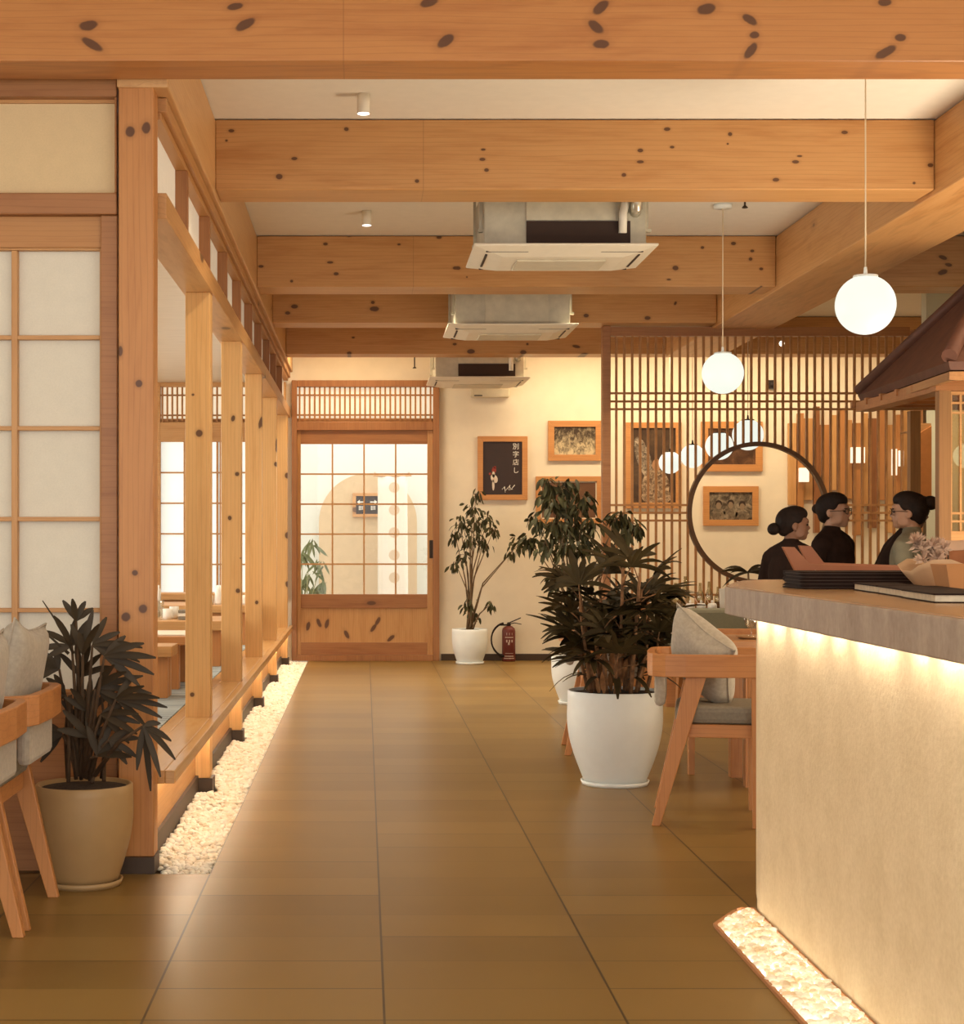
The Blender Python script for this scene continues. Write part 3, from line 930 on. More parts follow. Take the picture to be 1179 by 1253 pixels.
PEB2 = t2.mat
rng = np.random.default_rng(4)
pts = []
y = 6.185
POSTY = [8.20 + 2.05 * k for k in range(5)]
while y < YB - .12:
    dx = .020
    x = -0.795 + rng.uniform(0, dx)
    while x < -0.566:
        yy = y + rng.uniform(-.008, .008)
        inpost = any(py - .034 < yy < py + .152 and x < PX1 + .034 for py in POSTY)
        incol = yy < 6.335 and x < X(190, 6.17) + .018
        if not inpost and not incol and yy > 6.185:
            z = -0.022 + rng.uniform(-.006, .012) + .012 * max(0, (-.60 - x) / .2)
            pts.append((x, yy, z))
        x += dx * rng.uniform(.8, 1.2)
    y += .019 * rng.uniform(.85, 1.15)
pebbles('pebbles', 'long strip of white pebbles beside the aisle below the alcove ledge', pts, .0150, PEB, 1)

# ------------------------------------------------------------------ bar counter
CFX = 1.275                                   # face of the counter wall
CHX, CHY = 1.312, 5.62
t = NT('counter_plaster')
c = t.coords(); n1 = t.noise(c, 9, 5, .6); n2 = t.noise(c, 70, 4, .65)
t.l(t.ramp(t.math('ADD', t.math('MULTIPLY', n1, .5), t.math('MULTIPLY', n2, .5)), [(0.35, (0.74, 0.58, 0.36)), (0.65, (0.86, 0.70, 0.47))]), t.b.inputs['Base Color'])
t.b.inputs['Roughness'].default_value = .9; t.b.inputs['Specular IOR Level'].default_value = .12
t.bump(n2, .35, .006)
cb = thing('bar_counter', 'curved-end cream plaster bar counter glowing under its overhanging top', 'counter', (1.8, 4.6, 0))
pts2 = [(1.275, 2.6), (1.275, 5.48), (1.283, 5.56), (1.300, 5.62), (1.335, 5.80), (1.40, 6.02), (1.49, 6.18), (1.60, 6.25), (1.80, 6.25), (1.80, 2.6)]
m = MB(); m.prism(pts2, 'z', 0.0, 0.996); m.build('plaster_wall', t.mat, cb, world=True, bevel=.006)
t = NT('stone_slab_edge')
c = t.coords(); n1 = t.noise(t.coords((1, 1, .35)), 12, 4, .6); n2 = t.noise(c, 50, 3)
t.l(t.ramp(t.math('ADD', t.math('MULTIPLY', n1, .7), t.math('MULTIPLY', n2, .3)), [(0.3, (0.24, 0.165, 0.115)), (0.55, (0.36, 0.27, 0.20)), (0.75, (0.46, 0.36, 0.28))]), t.b.inputs['Base Color'])
t.b.inputs['Roughness'].default_value = .5; t.bump(n2, .15, .004)
SLAB = t.mat
ct = thing('countertop', 'thick grey-brown countertop slab with wood-toned polished top, on the bar counter', 'countertop', (1.8, 4.6, .998))
pts3 = [(1.198, 2.6), (1.198, 5.60), (1.206, 5.70), (1.235, 5.80), (1.32, 6.10), (1.42, 6.40), (1.52, 6.52), (1.95, 6.52), (1.95, 2.6)]
m = MB(); m.prism([(x + (.022 if x < 1.9 else 0), y - (.022 if y > 5.7 else 0)) for x, y in pts3], 'z', .998, 1.056); m.build('slab', SLAB, ct, world=True, bevel=.006)
m = MB(); m.sweep([(x + .010, y - (.0 if y < 5.6 else .010)) for x, y in pts3[:8]], .022, .966, 1.056); m.build('front_lip', SLAB, ct, world=True, bevel=.004)
m = MB(); m.prism([(x + (.006 if x < 1.9 else 0), y - (.006 if y > 3 else 0)) for x, y in pts3], 'z', 1.056, 1.060)
m.build('polished_top', wood('counter_top_wood', 'y', (0.45, 0.25, 0.11), (0.28, 0.14, 0.055), rough=.25, rnd=.3, bump=0), ct, world=True)
m = MB()
for k in range(13):
    yk = 2.75 + k * .22; m.box(1.226, 1.236, yk, yk + .13 + .04 * math.sin(k * 2.3), .989, .9975)
m.build('light_strip', LED, ct, world=True)

# pebble tray at the counter's foot
tr_ = thing('pebble_tray', 'terracotta rimmed pebble strip along the foot of the bar counter', 'tray', (1.18, 4.5, 0))
xa, xb = 1.092, 1.272
out = [(xb, 2.6), (xb, 5.56)] + [(xb - .03 - .15 * (1 - math.cos(a)) / 1.0, 5.56 + .05 * math.sin(a * 2) * .6 - .26 * (1 - math.cos(a)) * .9) for a in [PI / 2 * k / 8 for k in range(9)]] + [(xa, 2.6)]
ins = [(x - .006 if x > 1.2 else x + .010, y - .012) for x, y in out]
n = len(out)
m = MB()
v = [(x, y, .001) for x, y in out] + [(x, y, .012) for x, y in out] + [(x, y, .012) for x, y in ins] + [(x, y, .001) for x, y in ins]
fcs = []
for i in range(n - 1):
    for k in range(3): fcs.append((k * n + i, k * n + i + 1, (k + 1) * n + i + 1, (k + 1) * n + i))
m.add(v, fcs); m.build('rim', plain('terracotta_rim', (0.48, 0.22, 0.09), .6), tr_, world=True)
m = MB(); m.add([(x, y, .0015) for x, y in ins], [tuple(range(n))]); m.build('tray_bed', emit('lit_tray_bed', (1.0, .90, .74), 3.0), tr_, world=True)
pts = []
y = 2.7
def inside(x, y):
    c_ = False
    for i in range(n):
        x1, y1 = ins[i]; x2, y2 = ins[(i + 1) % n]
        if (y1 > y) != (y2 > y) and x < (x2 - x1) * (y - y1) / (y2 - y1) + x1: c_ = not c_
    return c_
while y < 5.6:
    x = 1.105 + rng.uniform(0, .02)
    while x < 1.258:
        yy = y + rng.uniform(-.008, .008)
        if inside(x, yy) and inside(x - .008, yy + .008): pts.append((x, yy, .009 + rng.uniform(-.002, .004)))
        x += .0235 * rng.uniform(.8, 1.2)
    y += .0225 * rng.uniform(.85, 1.15)
pebbles('pebbles', 'white pebbles filling the tray at the foot of the bar counter', pts, .0140, PEB2, 2)

# things on the countertop
TOPZ = 1.0605
COVER = plain('black_leather', (0.022, 0.010, 0.007), .7, var=.2, bump=.1, spec=.1)
words_ = ['bottom', 'second from the bottom', 'middle', 'second from the top', 'top']
for k in range(5):
    g = thing('menu_folder', '%s black menu folder of the rounded stack on the countertop' % words_[k], 'menu', (X(1046, 5.4) + .004 * (k % 2), 5.40, TOPZ + .0108 * k), rz=[.01, -.015, .0, .02, -.01][k], group='black menu folders in the stack')
    hw, hd, r = .205, .13, .03
    pr = []
    for sx_, sy_, a0 in ((1, 1, 0), (-1, 1, PI / 2), (-1, -1, PI), (1, -1, 1.5 * PI)):
        for q in range(5):
            a = a0 + PI / 2 * q / 4
            pr.append((sx_ * (hw - r) + r * math.cos(a), sy_ * (hd - r) + r * math.sin(a)))
    m = MB(); m.prism(pr, 'z', 0, .0038); m.prism(pr, 'z', .0065, .0103); m.build('cover', COVER, g)
    m = MB(); m.prism([(x * .97, y * .96) for x, y in pr], 'z', .0038, .0065); m.build('pages', plain('grey_pages', (.10, .07, .05), .8), g)
PG = plain('cream_page_edges', (0.62, 0.52, 0.38), .8, var=.12, scale=40)
for k, (x0, y0, L, W_, rz, lab) in enumerate(((1.466, 4.875, .315, .13, -.08, 'farthest of three pale-edged menu books, just in front of the black menu stack'), (1.432, 4.53, .325, .165, -.10, 'middle pale-edged menu book of the row along the countertop edge'), (1.392, 4.16, .35, .30, -.09, 'nearest and widest dark menu book with cream page edges on the countertop'))):
    g = thing('menu_book', lab, 'menu', (x0, y0, TOPZ), rz)
    m = MB(); m.box(0.004, W_ - .004, .004, L, .003, .019); m.build('page_block', PG, g)
    m = MB(); m.box(0, W_, 0, L + .004, 0, .003); m.box(0, W_, 0, L + .004, .019, .023); m.build('cover', COVER, g)

g = thing('wooden_tray', 'reddish wooden tray with two flared handles behind the black menu stack', 'tray', (X(1040, 5.75), 5.75, TOPZ))
TW = plain('reddish_tray_wood', (0.33, 0.115, 0.045), .45, var=.12, scale=8)
def side(Y, dx, top, th):
    P = [(957 + dx, 669), (972 + dx, 669.5), (990 + dx * .9, 690), (1112, 693.5), (1112, 716), (981 + dx * .9, 715)]
    m = MB(); m.prism([(X(px, Y), max(TOPZ, Z(py - top, Y))) for px, py in P], 'y', Y, Y + th)
    return m
part(side(5.66, 0, 0, .018), 'front_side', TW, g, bevel=.002)
part(side(5.84, 20, 1.5, .018), 'back_side', TW, g, bevel=.002)
m = MB(); m.box(X(1000, 5.7), X(1112, 5.7), 5.678, 5.84, TOPZ, TOPZ + .012); part(m, 'tray_floor', TW, g)
m = MB(); m.ell((X(997, 5.66), 5.658, Z(699, 5.66)), (.005, .004, .004), 8, 6); part(m, 'peg', plain('pale_peg', (.7, .55, .35), .5), g)

g = thing('wrapped_bouquet', 'kraft paper wrapped bouquet of dried pale flowers on the countertop', 'bouquet', (1.745, 5.085, TOPZ))
KR = plain('kraft_paper', (0.58, 0.36, 0.20), .85, var=.08); KR2 = plain('rust_paper', (0.34, 0.13, 0.055), .85, var=.1)
m = MB()
def cone(r0, r1, h, n=18, wob=.1, z0=0, ph=0.0, sc=.7, arc=2 * PI):
    v, f = [], []
    for j in range(6):
        tt = j / 5
        for i in range(n + 1):
            a = ph + arc * i / n
            r = (r0 + (r1 - r0) * tt ** .8) * (1 + wob * math.sin(a * 5) * tt)
            v.append((r * math.cos(a), sc * r * math.sin(a), z0 + h * tt + .02 * tt * math.sin(a * 3 + 1)))
    for j in range(5):
        for i in range(n): f.append((j * (n + 1) + i, j * (n + 1) + i + 1, (j + 1) * (n + 1) + i + 1, (j + 1) * (n + 1) + i))
    return v, f
v, f = cone(.075, .14, .078, wob=.07); m.add(v, f, 0, True); m.build('outer_wrap', KR, g, solid=.002)
m = MB(); v, f = cone(.06, .18, .12, wob=.1, z0=.02, ph=-1.2, arc=2.6, sc=.6); m.add(v, f, 0, True); m.build('rust_wrap', KR2, g, solid=.002)
m = MB(); v, f = cone(.05, .20, .150, wob=.06, z0=.02, ph=-.15, arc=1.7, sc=.75); m.add(v, f, 0, True); m.build('back_wrap', plain('blush_paper', (.62, .40, .27), .9), g, solid=.002)
m = MB()
for k in range(14):
    a, r = RN.uniform(0, 6.28), RN.uniform(0, .085)
    c_ = (-.045 + r * math.cos(a), -.01 + .6 * r * math.sin(a), .100 + RN.uniform(-.02, .055))
    for q in range(26):
        a2, b2 = RN.uniform(0, 6.28), RN.uniform(-.6, 1.5)
        dv = Vector((math.cos(a2) * math.cos(b2), math.sin(a2) * math.cos(b2), math.sin(b2)))
        sd_ = dv.orthogonal().normalized() * .006; C0 = Vector(c_)
        m.add([C0, C0 + dv * .017 + sd_, C0 + dv * .030, C0 + dv * .017 - sd_], [(0, 1, 2, 3)])
m.build('dried_flowers', plain('dusty_blossom', (0.56, 0.38, 0.27), .95, var=.25, scale=40), g)
m = MB()
for k in range(10):
    a, r = k * .63, .06
    m.tube([(0, 0, .02), (-.03 + r * math.cos(a) * .5, .5 * r * math.sin(a), .12)], .0025, 5)
m.build('stems', STEM, g)
g = thing('paper_carton', 'plain orange-brown carton beside the bouquet at the countertop edge', 'box', (1.705, 4.775, TOPZ))
m = MB(); m.add([(-.075, -.05, 0), (.14, -.05, 0), (.14, .06, 0), (-.075, .06, 0), (-.092, -.06, .085), (.15, -.06, .085), (.15, .07, .085), (-.092, .07, .085)],
      [(0, 3, 2, 1), (0, 1, 5, 4), (1, 2, 6, 5), (2, 3, 7, 6), (3, 0, 4, 7)]); m.build('carton_body', plain('orange_card', (0.50, 0.22, 0.075), .7, var=.05), g, solid=.003)
m = MB(); m.box(-.090, .146, -.056, .066, .07, .080); m.build('carton_top', plain('orange_card_lid', (0.42, 0.17, 0.06), .7, var=.05), g)

# ------------------------------------------------------------------ lattice screen
YL = 13.30
SL = F / YL
def lx(px): return X(px, YL)
def lz(py): return Z(py, YL)
g = thing('lattice_screen', 'tall slatted pine lattice screen with a round moon opening behind the staff', 'screen', (3.0, YL + .03, 0))
CXX, CZZ, CR = lx(928), lz(627.5), 84.5 / SL
m = MB()
m.box(lx(737), lx(747), YL, YL + .09, 0, BT - .002); m.box(lx(1113), lx(1124), YL - .19 + .09, YL + .0, 0, 2.84)
m.box(lx(747), lx(1113), YL, YL + .08, lz(411), lz(400)); m.box(lx(747), lx(1113), YL, YL + .08, .60, lz(738))
part(m, 'frame', R_X, g, bevel=.004)
m = MB()
zt, zb = lz(411), lz(738)
k = 0
px = 754.5
while px < 1110:
    x = lx(px); hw = .0085
    d_ = abs(x - CXX)
    if d_ < CR - .01:
        hh = math.sqrt(CR * CR - d_ * d_)
        m.box(x - hw, x + hw, YL + .02, YL + .045, CZZ + hh, zt)
        if CZZ - hh > zb: m.box(x - hw, x + hw, YL + .02, YL + .045, zb, CZZ - hh)
    else:
        m.box(x - hw, x + hw, YL + .02, YL + .045, zb, zt)
    px += 9.73
part(m, 'vertical_slats', BAR, g)
m = MB()
for py in (481, 491, 500.5, 618, 627.5, 637, 728):
    z = lz(py); d_ = abs(z - CZZ)
    if d_ < CR - .01:
        hh = math.sqrt(CR * CR - d_ * d_)
        m.box(lx(747), CXX - hh, YL + .012, YL + .022, z - .0085, z + .0085); m.box(CXX + hh, lx(1113), YL + .012, YL + .022, z - .0085, z + .0085)
    else:
        m.box(lx(747), lx(1113), YL + .012, YL + .022, z - .0085, z + .0085)
part(m, 'horizontal_slats', BAR, g)
m = MB()
v, f = [], []
N_ = 96
for i in range(N_):
    a = 2 * PI * i / N_
    for r, y in ((CR - .017, YL - .005), (CR + .017, YL - .005), (CR + .017, YL + .06), (CR - .017, YL + .06)):
        v.append((CXX + r * math.cos(a), y, CZZ + r * math.sin(a)))
for i in range(N_):
    for q in range(4): f.append((i * 4 + q, i * 4 + (q + 1) % 4, ((i + 1) % N_) * 4 + (q + 1) % 4, ((i + 1) % N_) * 4 + q))
m.add(v, f); part(m, 'round_rim', plain('dark_rim_wood', (0.11, 0.052, 0.022), .45, var=.15), g)

# console ledge in front of the lattice, with bottles and condiment pots
g = thing('console_ledge', 'narrow dark red wooden ledge along the foot of the lattice screen', 'shelf', (3, 13.1, 0))
m = MB(); m.box(lx(790), 4.2, 12.92, 13.28, .635, .67); part(m, 'shelf_top', R_X, g, bevel=.004)
m = MB(); m.box(lx(790), 4.2, 13.02, 13.28, 0, .635); part(m, 'shelf_body', R_X, g)
CZ_ = .6705
for q, px in enumerate((844.3, 857.5, 871)):
    g = thing('condiment_pot', '%s small white lidded pot with a spoon on the ledge below the lattice' % ['leftmost', 'middle', 'rightmost'][q], 'pot', (X(px, 12.97), 12.97, CZ_), group='white condiment pots on the ledge')
    m = MB(); m.lathe([(0, 0), (.030, 0), (.036, .012), (.036, .035), (.028, .05), (0, .052)], 20, cap=False); m.build('pot_body', CER, g)
    m = MB(); m.ell((0, 0, .062), (.010, .010, .012), 10, 6); m.build('lid_knob', CER, g)
    m = MB(); m.tube([(-.022, 0, .045), (-.055, -.005, .098)], .004, 6); m.build('spoon', plain('pink_spoon', (.70, .45, .32), .5), g)
for q, (px, h_, r_) in enumerate(((820, .075, .026), (831, .07, .022))):
    m = MB(); m.lathe([(0, 0), (r_ * .85, 0), (r_, h_), (r_ * .9, h_), (r_ * .75, .006), (0, .006)], 18, cap=False)
    o = props(m.build('drinking_glass', glass('tumbler_glass', (.9, .9, .86), .2)), ['tall clear glass on the lattice ledge, nearest the plant', 'short clear glass on the lattice ledge, beside the white pots'][q], 'glass'); o.location = (X(px, 12.97), 12.97, CZ_)
g = thing('paper_holder', 'upright white folded paper stand on the ledge, against the bar counter end', 'paper stand', (X(886, 12.96), 12.97, CZ_))
m = MB(); m.prism([(-.030, 0), (.026, 0), (.024, .155), (.006, .165), (-.034, .16)], 'y', -.01, .02); m.build('folded_paper', CER, g)
for q, (px, hb, rb) in enumerate(((826, .20, .030), (838, .25, .034), (856, .20, .030), (867, .21, .030), (878, .17, .030))):
    g = thing('glass_bottle', ['clear bottle at the plant end of the lattice ledge', 'tallest clear bottle behind the leftmost white pot', 'clear bottle with amber liquid behind the middle white pot', 'second amber filled bottle, behind the rightmost white pot', 'clear bottle with dark label beside the folded paper stand'][q], 'bottle', (X(px, 13.18), 13.17, CZ_), group='glass bottles along the lattice')
    m = MB(); m.lathe([(0, 0), (rb, 0), (rb, hb * .55), (rb * .45, hb * .72), (rb * .38, hb), (rb * .30, hb), (rb * .36, hb * .72), (rb * .9, hb * .54), (rb * .9, .005), (0, .005)], 20, cap=False)
    m.build('bottle_body', glass('bottle_glass', (.90, .88, .78), .14), g)
    m = MB(); m.lathe([(0, .006), (rb * .86, .006), (rb * .86, hb * .32), (0, hb * .32)], 18, cap=False); m.build('contents', plain(['clear_water', 'clear_water', 'amber_spice', 'amber_spice', 'dark_label'][q], [(.6, .5, .36), (.6, .5, .36), (.42, .18, .06), (.5, .25, .10), (.06, .03, .02)][q], .4), g)

# banquette below the ledge
g = thing('banquette_sofa', 'grey-green upholstered banquette with low back, below the lattice ledge', 'sofa', (2.9, 12.5, 0))
def rbox(m, x0, x1, y0, y1, z0, z1): return m.box(x0, x1, y0, y1, z0, z1)
SOFA = plain('sage_upholstery', (0.27, 0.25, 0.175), .95, var=.06, scale=50, bump=.15, spec=.1)
m = MB(); m.box(X(803, 12.6), 4.2, 12.72, 12.90, .40, Z(745, 12.72)); part(m, 'back_cushion', SOFA, g, bevel=.03)
m = MB(); m.box(X(803, 12.6), 4.2, 12.20, 12.72, .30, .44); part(m, 'seat_cushion', SOFA, g, bevel=.03)
m = MB(); m.box(X(805, 12.6), 4.19, 12.26, 12.88, 0, .30); part(m, 'sofa_base', CH_X, g)

# ------------------------------------------------------------------ pictures on the back wall
def picture(label, px0, px1, py0, py1, fw, draw, paperc=(.70, .58, .42), mount=0.0, extra=None, nm='picture_frame'):
    x0, x1, z0, z1 = bx(px0), bx(px1), bz(py1), bz(py0)
    g = thing(nm, label, 'picture', ((x0 + x1) / 2, YB - .018, z0))
    w, h, f_ = (x1 - x0) / 2, z1 - z0, fw / SB
    m = MB()
    for P in ([(-w, 0), (w, 0), (w - f_, f_), (-w + f_, f_)], [(-w, h), (-w + f_, h - f_), (w - f_, h - f_), (w, h)], [(-w, 0), (-w + f_, f_), (-w + f_, h - f_), (-w, h)], [(w, 0), (w, h), (w - f_, h - f_), (w - f_, f_)]):
        m.prism(P, 'y', -.012, .016)
    m.build('frame', wood('frame_wood', 'x', (0.60, 0.29, 0.10), (0.48, 0.2, 0.065), rnd=.5), g, bevel=.002)
    m = MB(); m.box(-w + f_, w - f_, .004, .014, f_, h - f_); pr_ = m.build('print', draw, g)
    if extra: extra(pr_, w, h, f_)
    return g


def sepia(name, scale, lo, hi, stretch=(1, 1, 1), grad=0.0, detail=6):
    t = NT(name)
    n1 = t.noise(t.coords(stretch), scale, detail, .7, .8)
    if grad:
        sp = t.n('ShaderNodeSeparateXYZ'); t.l(t.coords(), sp.inputs[0])
        n1 = t.math('ADD', n1, t.math('MULTIPLY', t.math('SUBTRACT', sp.outputs[2], .2), -grad))
    t.l(t.ramp(n1, [(0.38, lo), (0.52, tuple((a + b) * .42 for a, b in zip(lo, hi))), (0.66, hi)]), t.b.inputs['Base Color'])
    t.b.inputs['Roughness'].default_value = .35
    return t.mat


def flat_ell(m, cx, cz, rx, rz, y, mi=0, n=16, a0=0.0):
    m.add([(cx + rx * math.cos(2 * PI * k / n) * math.cos(a0) - rz * math.sin(2 * PI * k / n) * math.sin(a0), y, cz + rx * math.cos(2 * PI * k / n) * math.sin(a0) + rz * math.sin(2 * PI * k / n) * math.cos(a0)) for k in range(n)], [tuple(range(n))], mi)


INK = plain('print_black', (0.040, 0.022, 0.016), .4)
def calligraphy(g, w, h, f_):
    for i, ch in enumerate('別字店し'):
        cu = bpy.data.curves.new('glyph', 'FONT'); cu.body = ch; cu.size = .066; cu.extrude = .0006; cu.align_x = 'CENTER'
        to = bpy.data.objects.new('glyph', cu); C.objects.link(to)
        dg = bpy.context.evaluated_depsgraph_get()
        me = bpy.data.meshes.new_from_object(to.evaluated_get(dg))
        bpy.data.objects.remove(to)
        me.materials.clear(); me.materials.append(SIGNW)
        o = bpy.data.objects.new('lettering', me); C.objects.link(o); o.parent = g
        o.rotation_euler = (PI / 2, 0, 0); o.location = (w - f_ - .062, .0025, h - f_ - .070 - .079 * i)
    m = MB()
    P = [(-.005 + .018 * k, .0022, .105 + .02 * math.sin(k * 2.1) + .004 * k) for k in range(8)]
    m.tube(P, .0035, 5); m.tube([(.02, .0022, .135), (.026, .0022, .075)], .003, 5); m.tube([(.075, .0022, .15), (.06, .0022, .10), (.10, .0022, .11)], .003, 5)
    m.build('signature', SIGNW, g)
    m = MB()
    flat_ell(m, -.085, .30, .022, .03, .0032); flat_ell(m, -.125, .262, .012, .012, .0032); flat_ell(m, -.075, .325, .012, .014, .0032)
    m.build('red_blossom', plain('print_red', (.30, .045, .03), .5), g)
    m = MB()
    flat_ell(m, -.083, .215, .032, .045, .0030, a0=.5); flat_ell(m, -.092, .15, .012, .055, .0030); flat_ell(m, -.09, .255, .014, .03, .0030); flat_ell(m, -.068, .20, .02, .03, .0028)
    m.build('white_figure', plain('print_white', (.66, .56, .46), .5), g)


picture('black print with white brush calligraphy in a pine frame, above the slender potted tree', 584, 645, 534, 612, 6.6, INK, extra=calligraphy)
picture('small landscape sepia forest photograph in a pine frame, upper one beside the lattice', 670, 735.5, 515, 564, 7.5, sepia('forest_print', 22, (.05, .03, .015), (.62, .5, .3), (1.3, 1, .8), .9))
def dog(g, w, h, f_):
    m = MB(); m.box(-w + f_, w - f_, .0005, .004, f_, f_ + .012); m.box(-w + f_, w - f_, .0005, .004, h - f_ - .012, h - f_); m.box(w - f_ - .012, w - f_, .0005, .004, f_, h - f_); m.box(-w + f_, -w + f_ + .012, .0005, .004, f_, h - f_)
    m.build('mount', plain('print_mount', (.72, .62, .46), .8), g)
    m = MB(); flat_ell(m, .06, .15, .13, .10, .0032); flat_ell(m, .15, .20, .06, .07, .0030); m.build('pale_shape', sepia('fur_print', 16, (.14, .06, .02), (.40, .22, .09)), g)
picture('brown sepia picture in a pine frame, lower one behind the tree foliage', 655, 735.5, 583, 641, 6.0, sepia('brown_print', 4, (.13, .055, .02), (.21, .10, .042)), extra=dog)
def portrait(g, w, h, f_):
    m = MB(); flat_ell(m, .02, .22, .14, .17, .0032); flat_ell(m, .03, .12, .15, .09, .0031); m.build('patterned_robe', sepia('robe_print', 30, (.10, .05, .025), (.62, .45, .28)), g)
    m = MB(); flat_ell(m, .03, .43, .045, .06, .0030); m.build('face_shape', plain('print_skin', (.42, .22, .11), .5), g)
    m = MB(); flat_ell(m, -.10, .50, .07, .22, .0033, a0=.3); m.build('pale_tree', sepia('tree_print', 26, (.08, .05, .03), (.52, .42, .3)), g)
picture('tall portrait print in a pine frame, behind the left end of the lattice', 765, 833, 517, 622, 7.0, sepia('portrait_print', 5, (.05, .026, .014), (.12, .07, .035)), extra=portrait)
picture('dark landscape picture in a pine frame, half hidden by the glowing globes and moon opening', 857, 932, 516, 577, 8.5, sepia('dark_print', 7, (.06, .028, .016), (.20, .10, .05)))
def crew(g, w, h, f_):
    m = MB(); m2 = MB(); m3 = MB()
    for x, z in ((-.12, .20), (.0, .205), (.115, .19)):
        flat_ell(m2, x, z + .022, .034, .034, .0031); flat_ell(m, x, z, .026, .034, .0028); flat_ell(m3, x, z - .085, .07, .06, .0032)
    flat_ell(m3, -.11, .10, .06, .025, .0029)
    n0 = len(m.f); m.m = [0] * n0
    for q, mm in ((1, m2), (2, m3)): m.add(mm.v, mm.f, q)
    m.build('printed_figures', [plain('photo_face', (.27, .19, .12), .5), INK, sepia('shirt_print', 18, (.10, .07, .045), (.36, .28, .19))], g)
picture('group photograph of three people in a pine frame, seen through the moon opening', 859.5, 927, 595, 643.5, 7.5, sepia('crew_print', 14, (.04, .025, .016), (.40, .32, .22)), extra=crew)

# wooden board wall art behind the lattice
g = thing('wall_art', 'relief of upright pine offcut boards with pale blocks on the wall behind the lattice', 'wall art', (5.0, YB - .05, 1.2))
px = 963
k = 0
BMAT = [wood('offcut_%s' % a, 'z', c1, c2, kscale=4) for a, c1, c2 in (('light', (.62, .36, .15), (.5, .24, .08)), ('mid', (.48, .22, .08), (.36, .15, .045)), ('dark', (.30, .12, .045), (.18, .07, .025)))]
while px < 1104:
    wd = [11, 8, 12, 7, 13, 9][k % 6]
    t_, b_ = 500 + [18, 6, 12, -2, 20, 8, 0, 14][k % 8], [618, 646, 612, 652, 624, 600, 636, 610, 655][k % 9]
    dp = [.03, .055, .022, .07, .04][k % 5]
    m = MB(); m.box(bx(px), bx(px + wd - .6), YB - dp, YB - .002, bz(b_), bz(t_)); part(m, 'board', BMAT[[0, 1, 0, 2, 1, 0, 1][k % 7]], g, bevel=.003)
    px += wd; k += 1
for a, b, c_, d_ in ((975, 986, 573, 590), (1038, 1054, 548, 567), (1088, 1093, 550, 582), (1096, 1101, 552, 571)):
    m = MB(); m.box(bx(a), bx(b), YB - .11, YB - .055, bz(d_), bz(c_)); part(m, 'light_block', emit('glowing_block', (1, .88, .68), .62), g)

# ------------------------------------------------------------------ tiled roof of the kitchen counter
ROOF = NT('brown_roof_tile')
c = ROOF.coords(); sp = ROOF.n('ShaderNodeSeparateXYZ'); ROOF.l(c, sp.inputs[0])
nz_ = ROOF.noise(c, 8, 3)
ROOF.l(ROOF.ramp(nz_, [(0.3, (0.080, 0.028, 0.015)), (0.7, (0.125, 0.045, 0.025))]), ROOF.b.inputs['Base Color'])
wv = ROOF.math('FRACT', ROOF.math('MULTIPLY', sp.outputs[2], 9.0)); ROOF.bump(wv, .6, .02); ROOF.b.inputs['Roughness'].default_value = .65
g = thing('tiled_roof', 'small brown hipped roof with pine eaves standing over the kitchen counter at right', 'roof', (4.2, 10, 0))
EX0, EX1, EY0, EY1, EZ = 3.06, 5.45, 8.9, 11.0, 2.12
RX0, RX1, RYc, RZ = 3.72, 4.8, 9.95, 2.80
e = [(EX0, EY0, EZ), (EX1, EY0, EZ), (EX1, EY1, EZ), (EX0 + .14, EY1, EZ)]
r = [(RX0, RYc, RZ), (RX1, RYc, RZ)]
m = MB(); m.add(e + r, [(0, 1, 5, 4), (1, 2, 5), (2, 3, 4, 5), (3, 0, 4)]); part(m, 'roof_tiles', ROOF.mat, g, solid=.05)
m = MB()
for a, b in ((e[0], r[0]), (e[3], r[0]), (r[0], r[1]), (e[1], r[1]), (e[2], r[1])):
    A, B = Vector(a) + Vector((0, 0, .05)), Vector(b) + Vector((0, 0, .05)); m.tube([A, A.lerp(B, .5), B], .042, 10)
part(m, 'ridge_tiles', ROOF.mat, g)
m = MB()
ins_ = .05
loop = [Vector(p) for p in e]
for i in range(4):
    A, B = loop[i], loop[(i + 1) % 4]
    d_ = (B - A).normalized(); nn = Vector((-d_.y, d_.x, 0))
    v = []
    for p in (A, B):
        for s_ in (0, .03):
            for z in (-.075, -.03): v.append(p + nn * s_ + Vector((0, 0, z)))
    m.add(v, [(0, 1, 3, 2), (4, 6, 7, 5), (0, 4, 5, 1), (2, 3, 7, 6), (0, 2, 6, 4), (1, 5, 7, 3)])
part(m, 'eave_board', wood('eave_wood', 'y', (.40, .20, .075), (.28, .125, .04)), g)
m = MB()
for k in range(7):
    y = EY0 + .15 + k * .3; m.box(EX0 + .05, EX0 + .6, y, y + .04, EZ - .07, EZ - .03)
for k in range(6):
    x = EX0 + .5 + k * .32; m.box(x, x + .04, EY0 + .04, EY0 + .5, EZ - .07, EZ - .03)
part(m, 'rafters', R_X, g)
m = MB(); m.add([(EX0 + .03, EY0 + .03, EZ - .028), (EX1 - .03, EY0 + .03, EZ - .028), (EX1 - .03, EY1 - .03, EZ - .028), (EX0 + .17, EY1 - .03, EZ - .028)], [(0, 1, 2, 3)]); part(m, 'soffit', R_Y, g, solid=.004)
for (x, y) in ((3.125, 9.25), (3.44, 10.72), (5.2, 9.25), (5.2, 10.72)):
    m = MB(); m.box(x, x + .065, y, y + .065, 0, EZ - .10); part(m, 'post', wood('roof_post_wood', 'z', (.30, .15, .05), (.22, .10, .032)), g)
m = MB(); m.box(3.10, 5.3, 9.23, 9.335, EZ - .10, EZ - .04); m.box(3.12, 3.23, 9.335, 10.8, EZ - .10, EZ - .04); part(m, 'plate_beam', R_X, g)
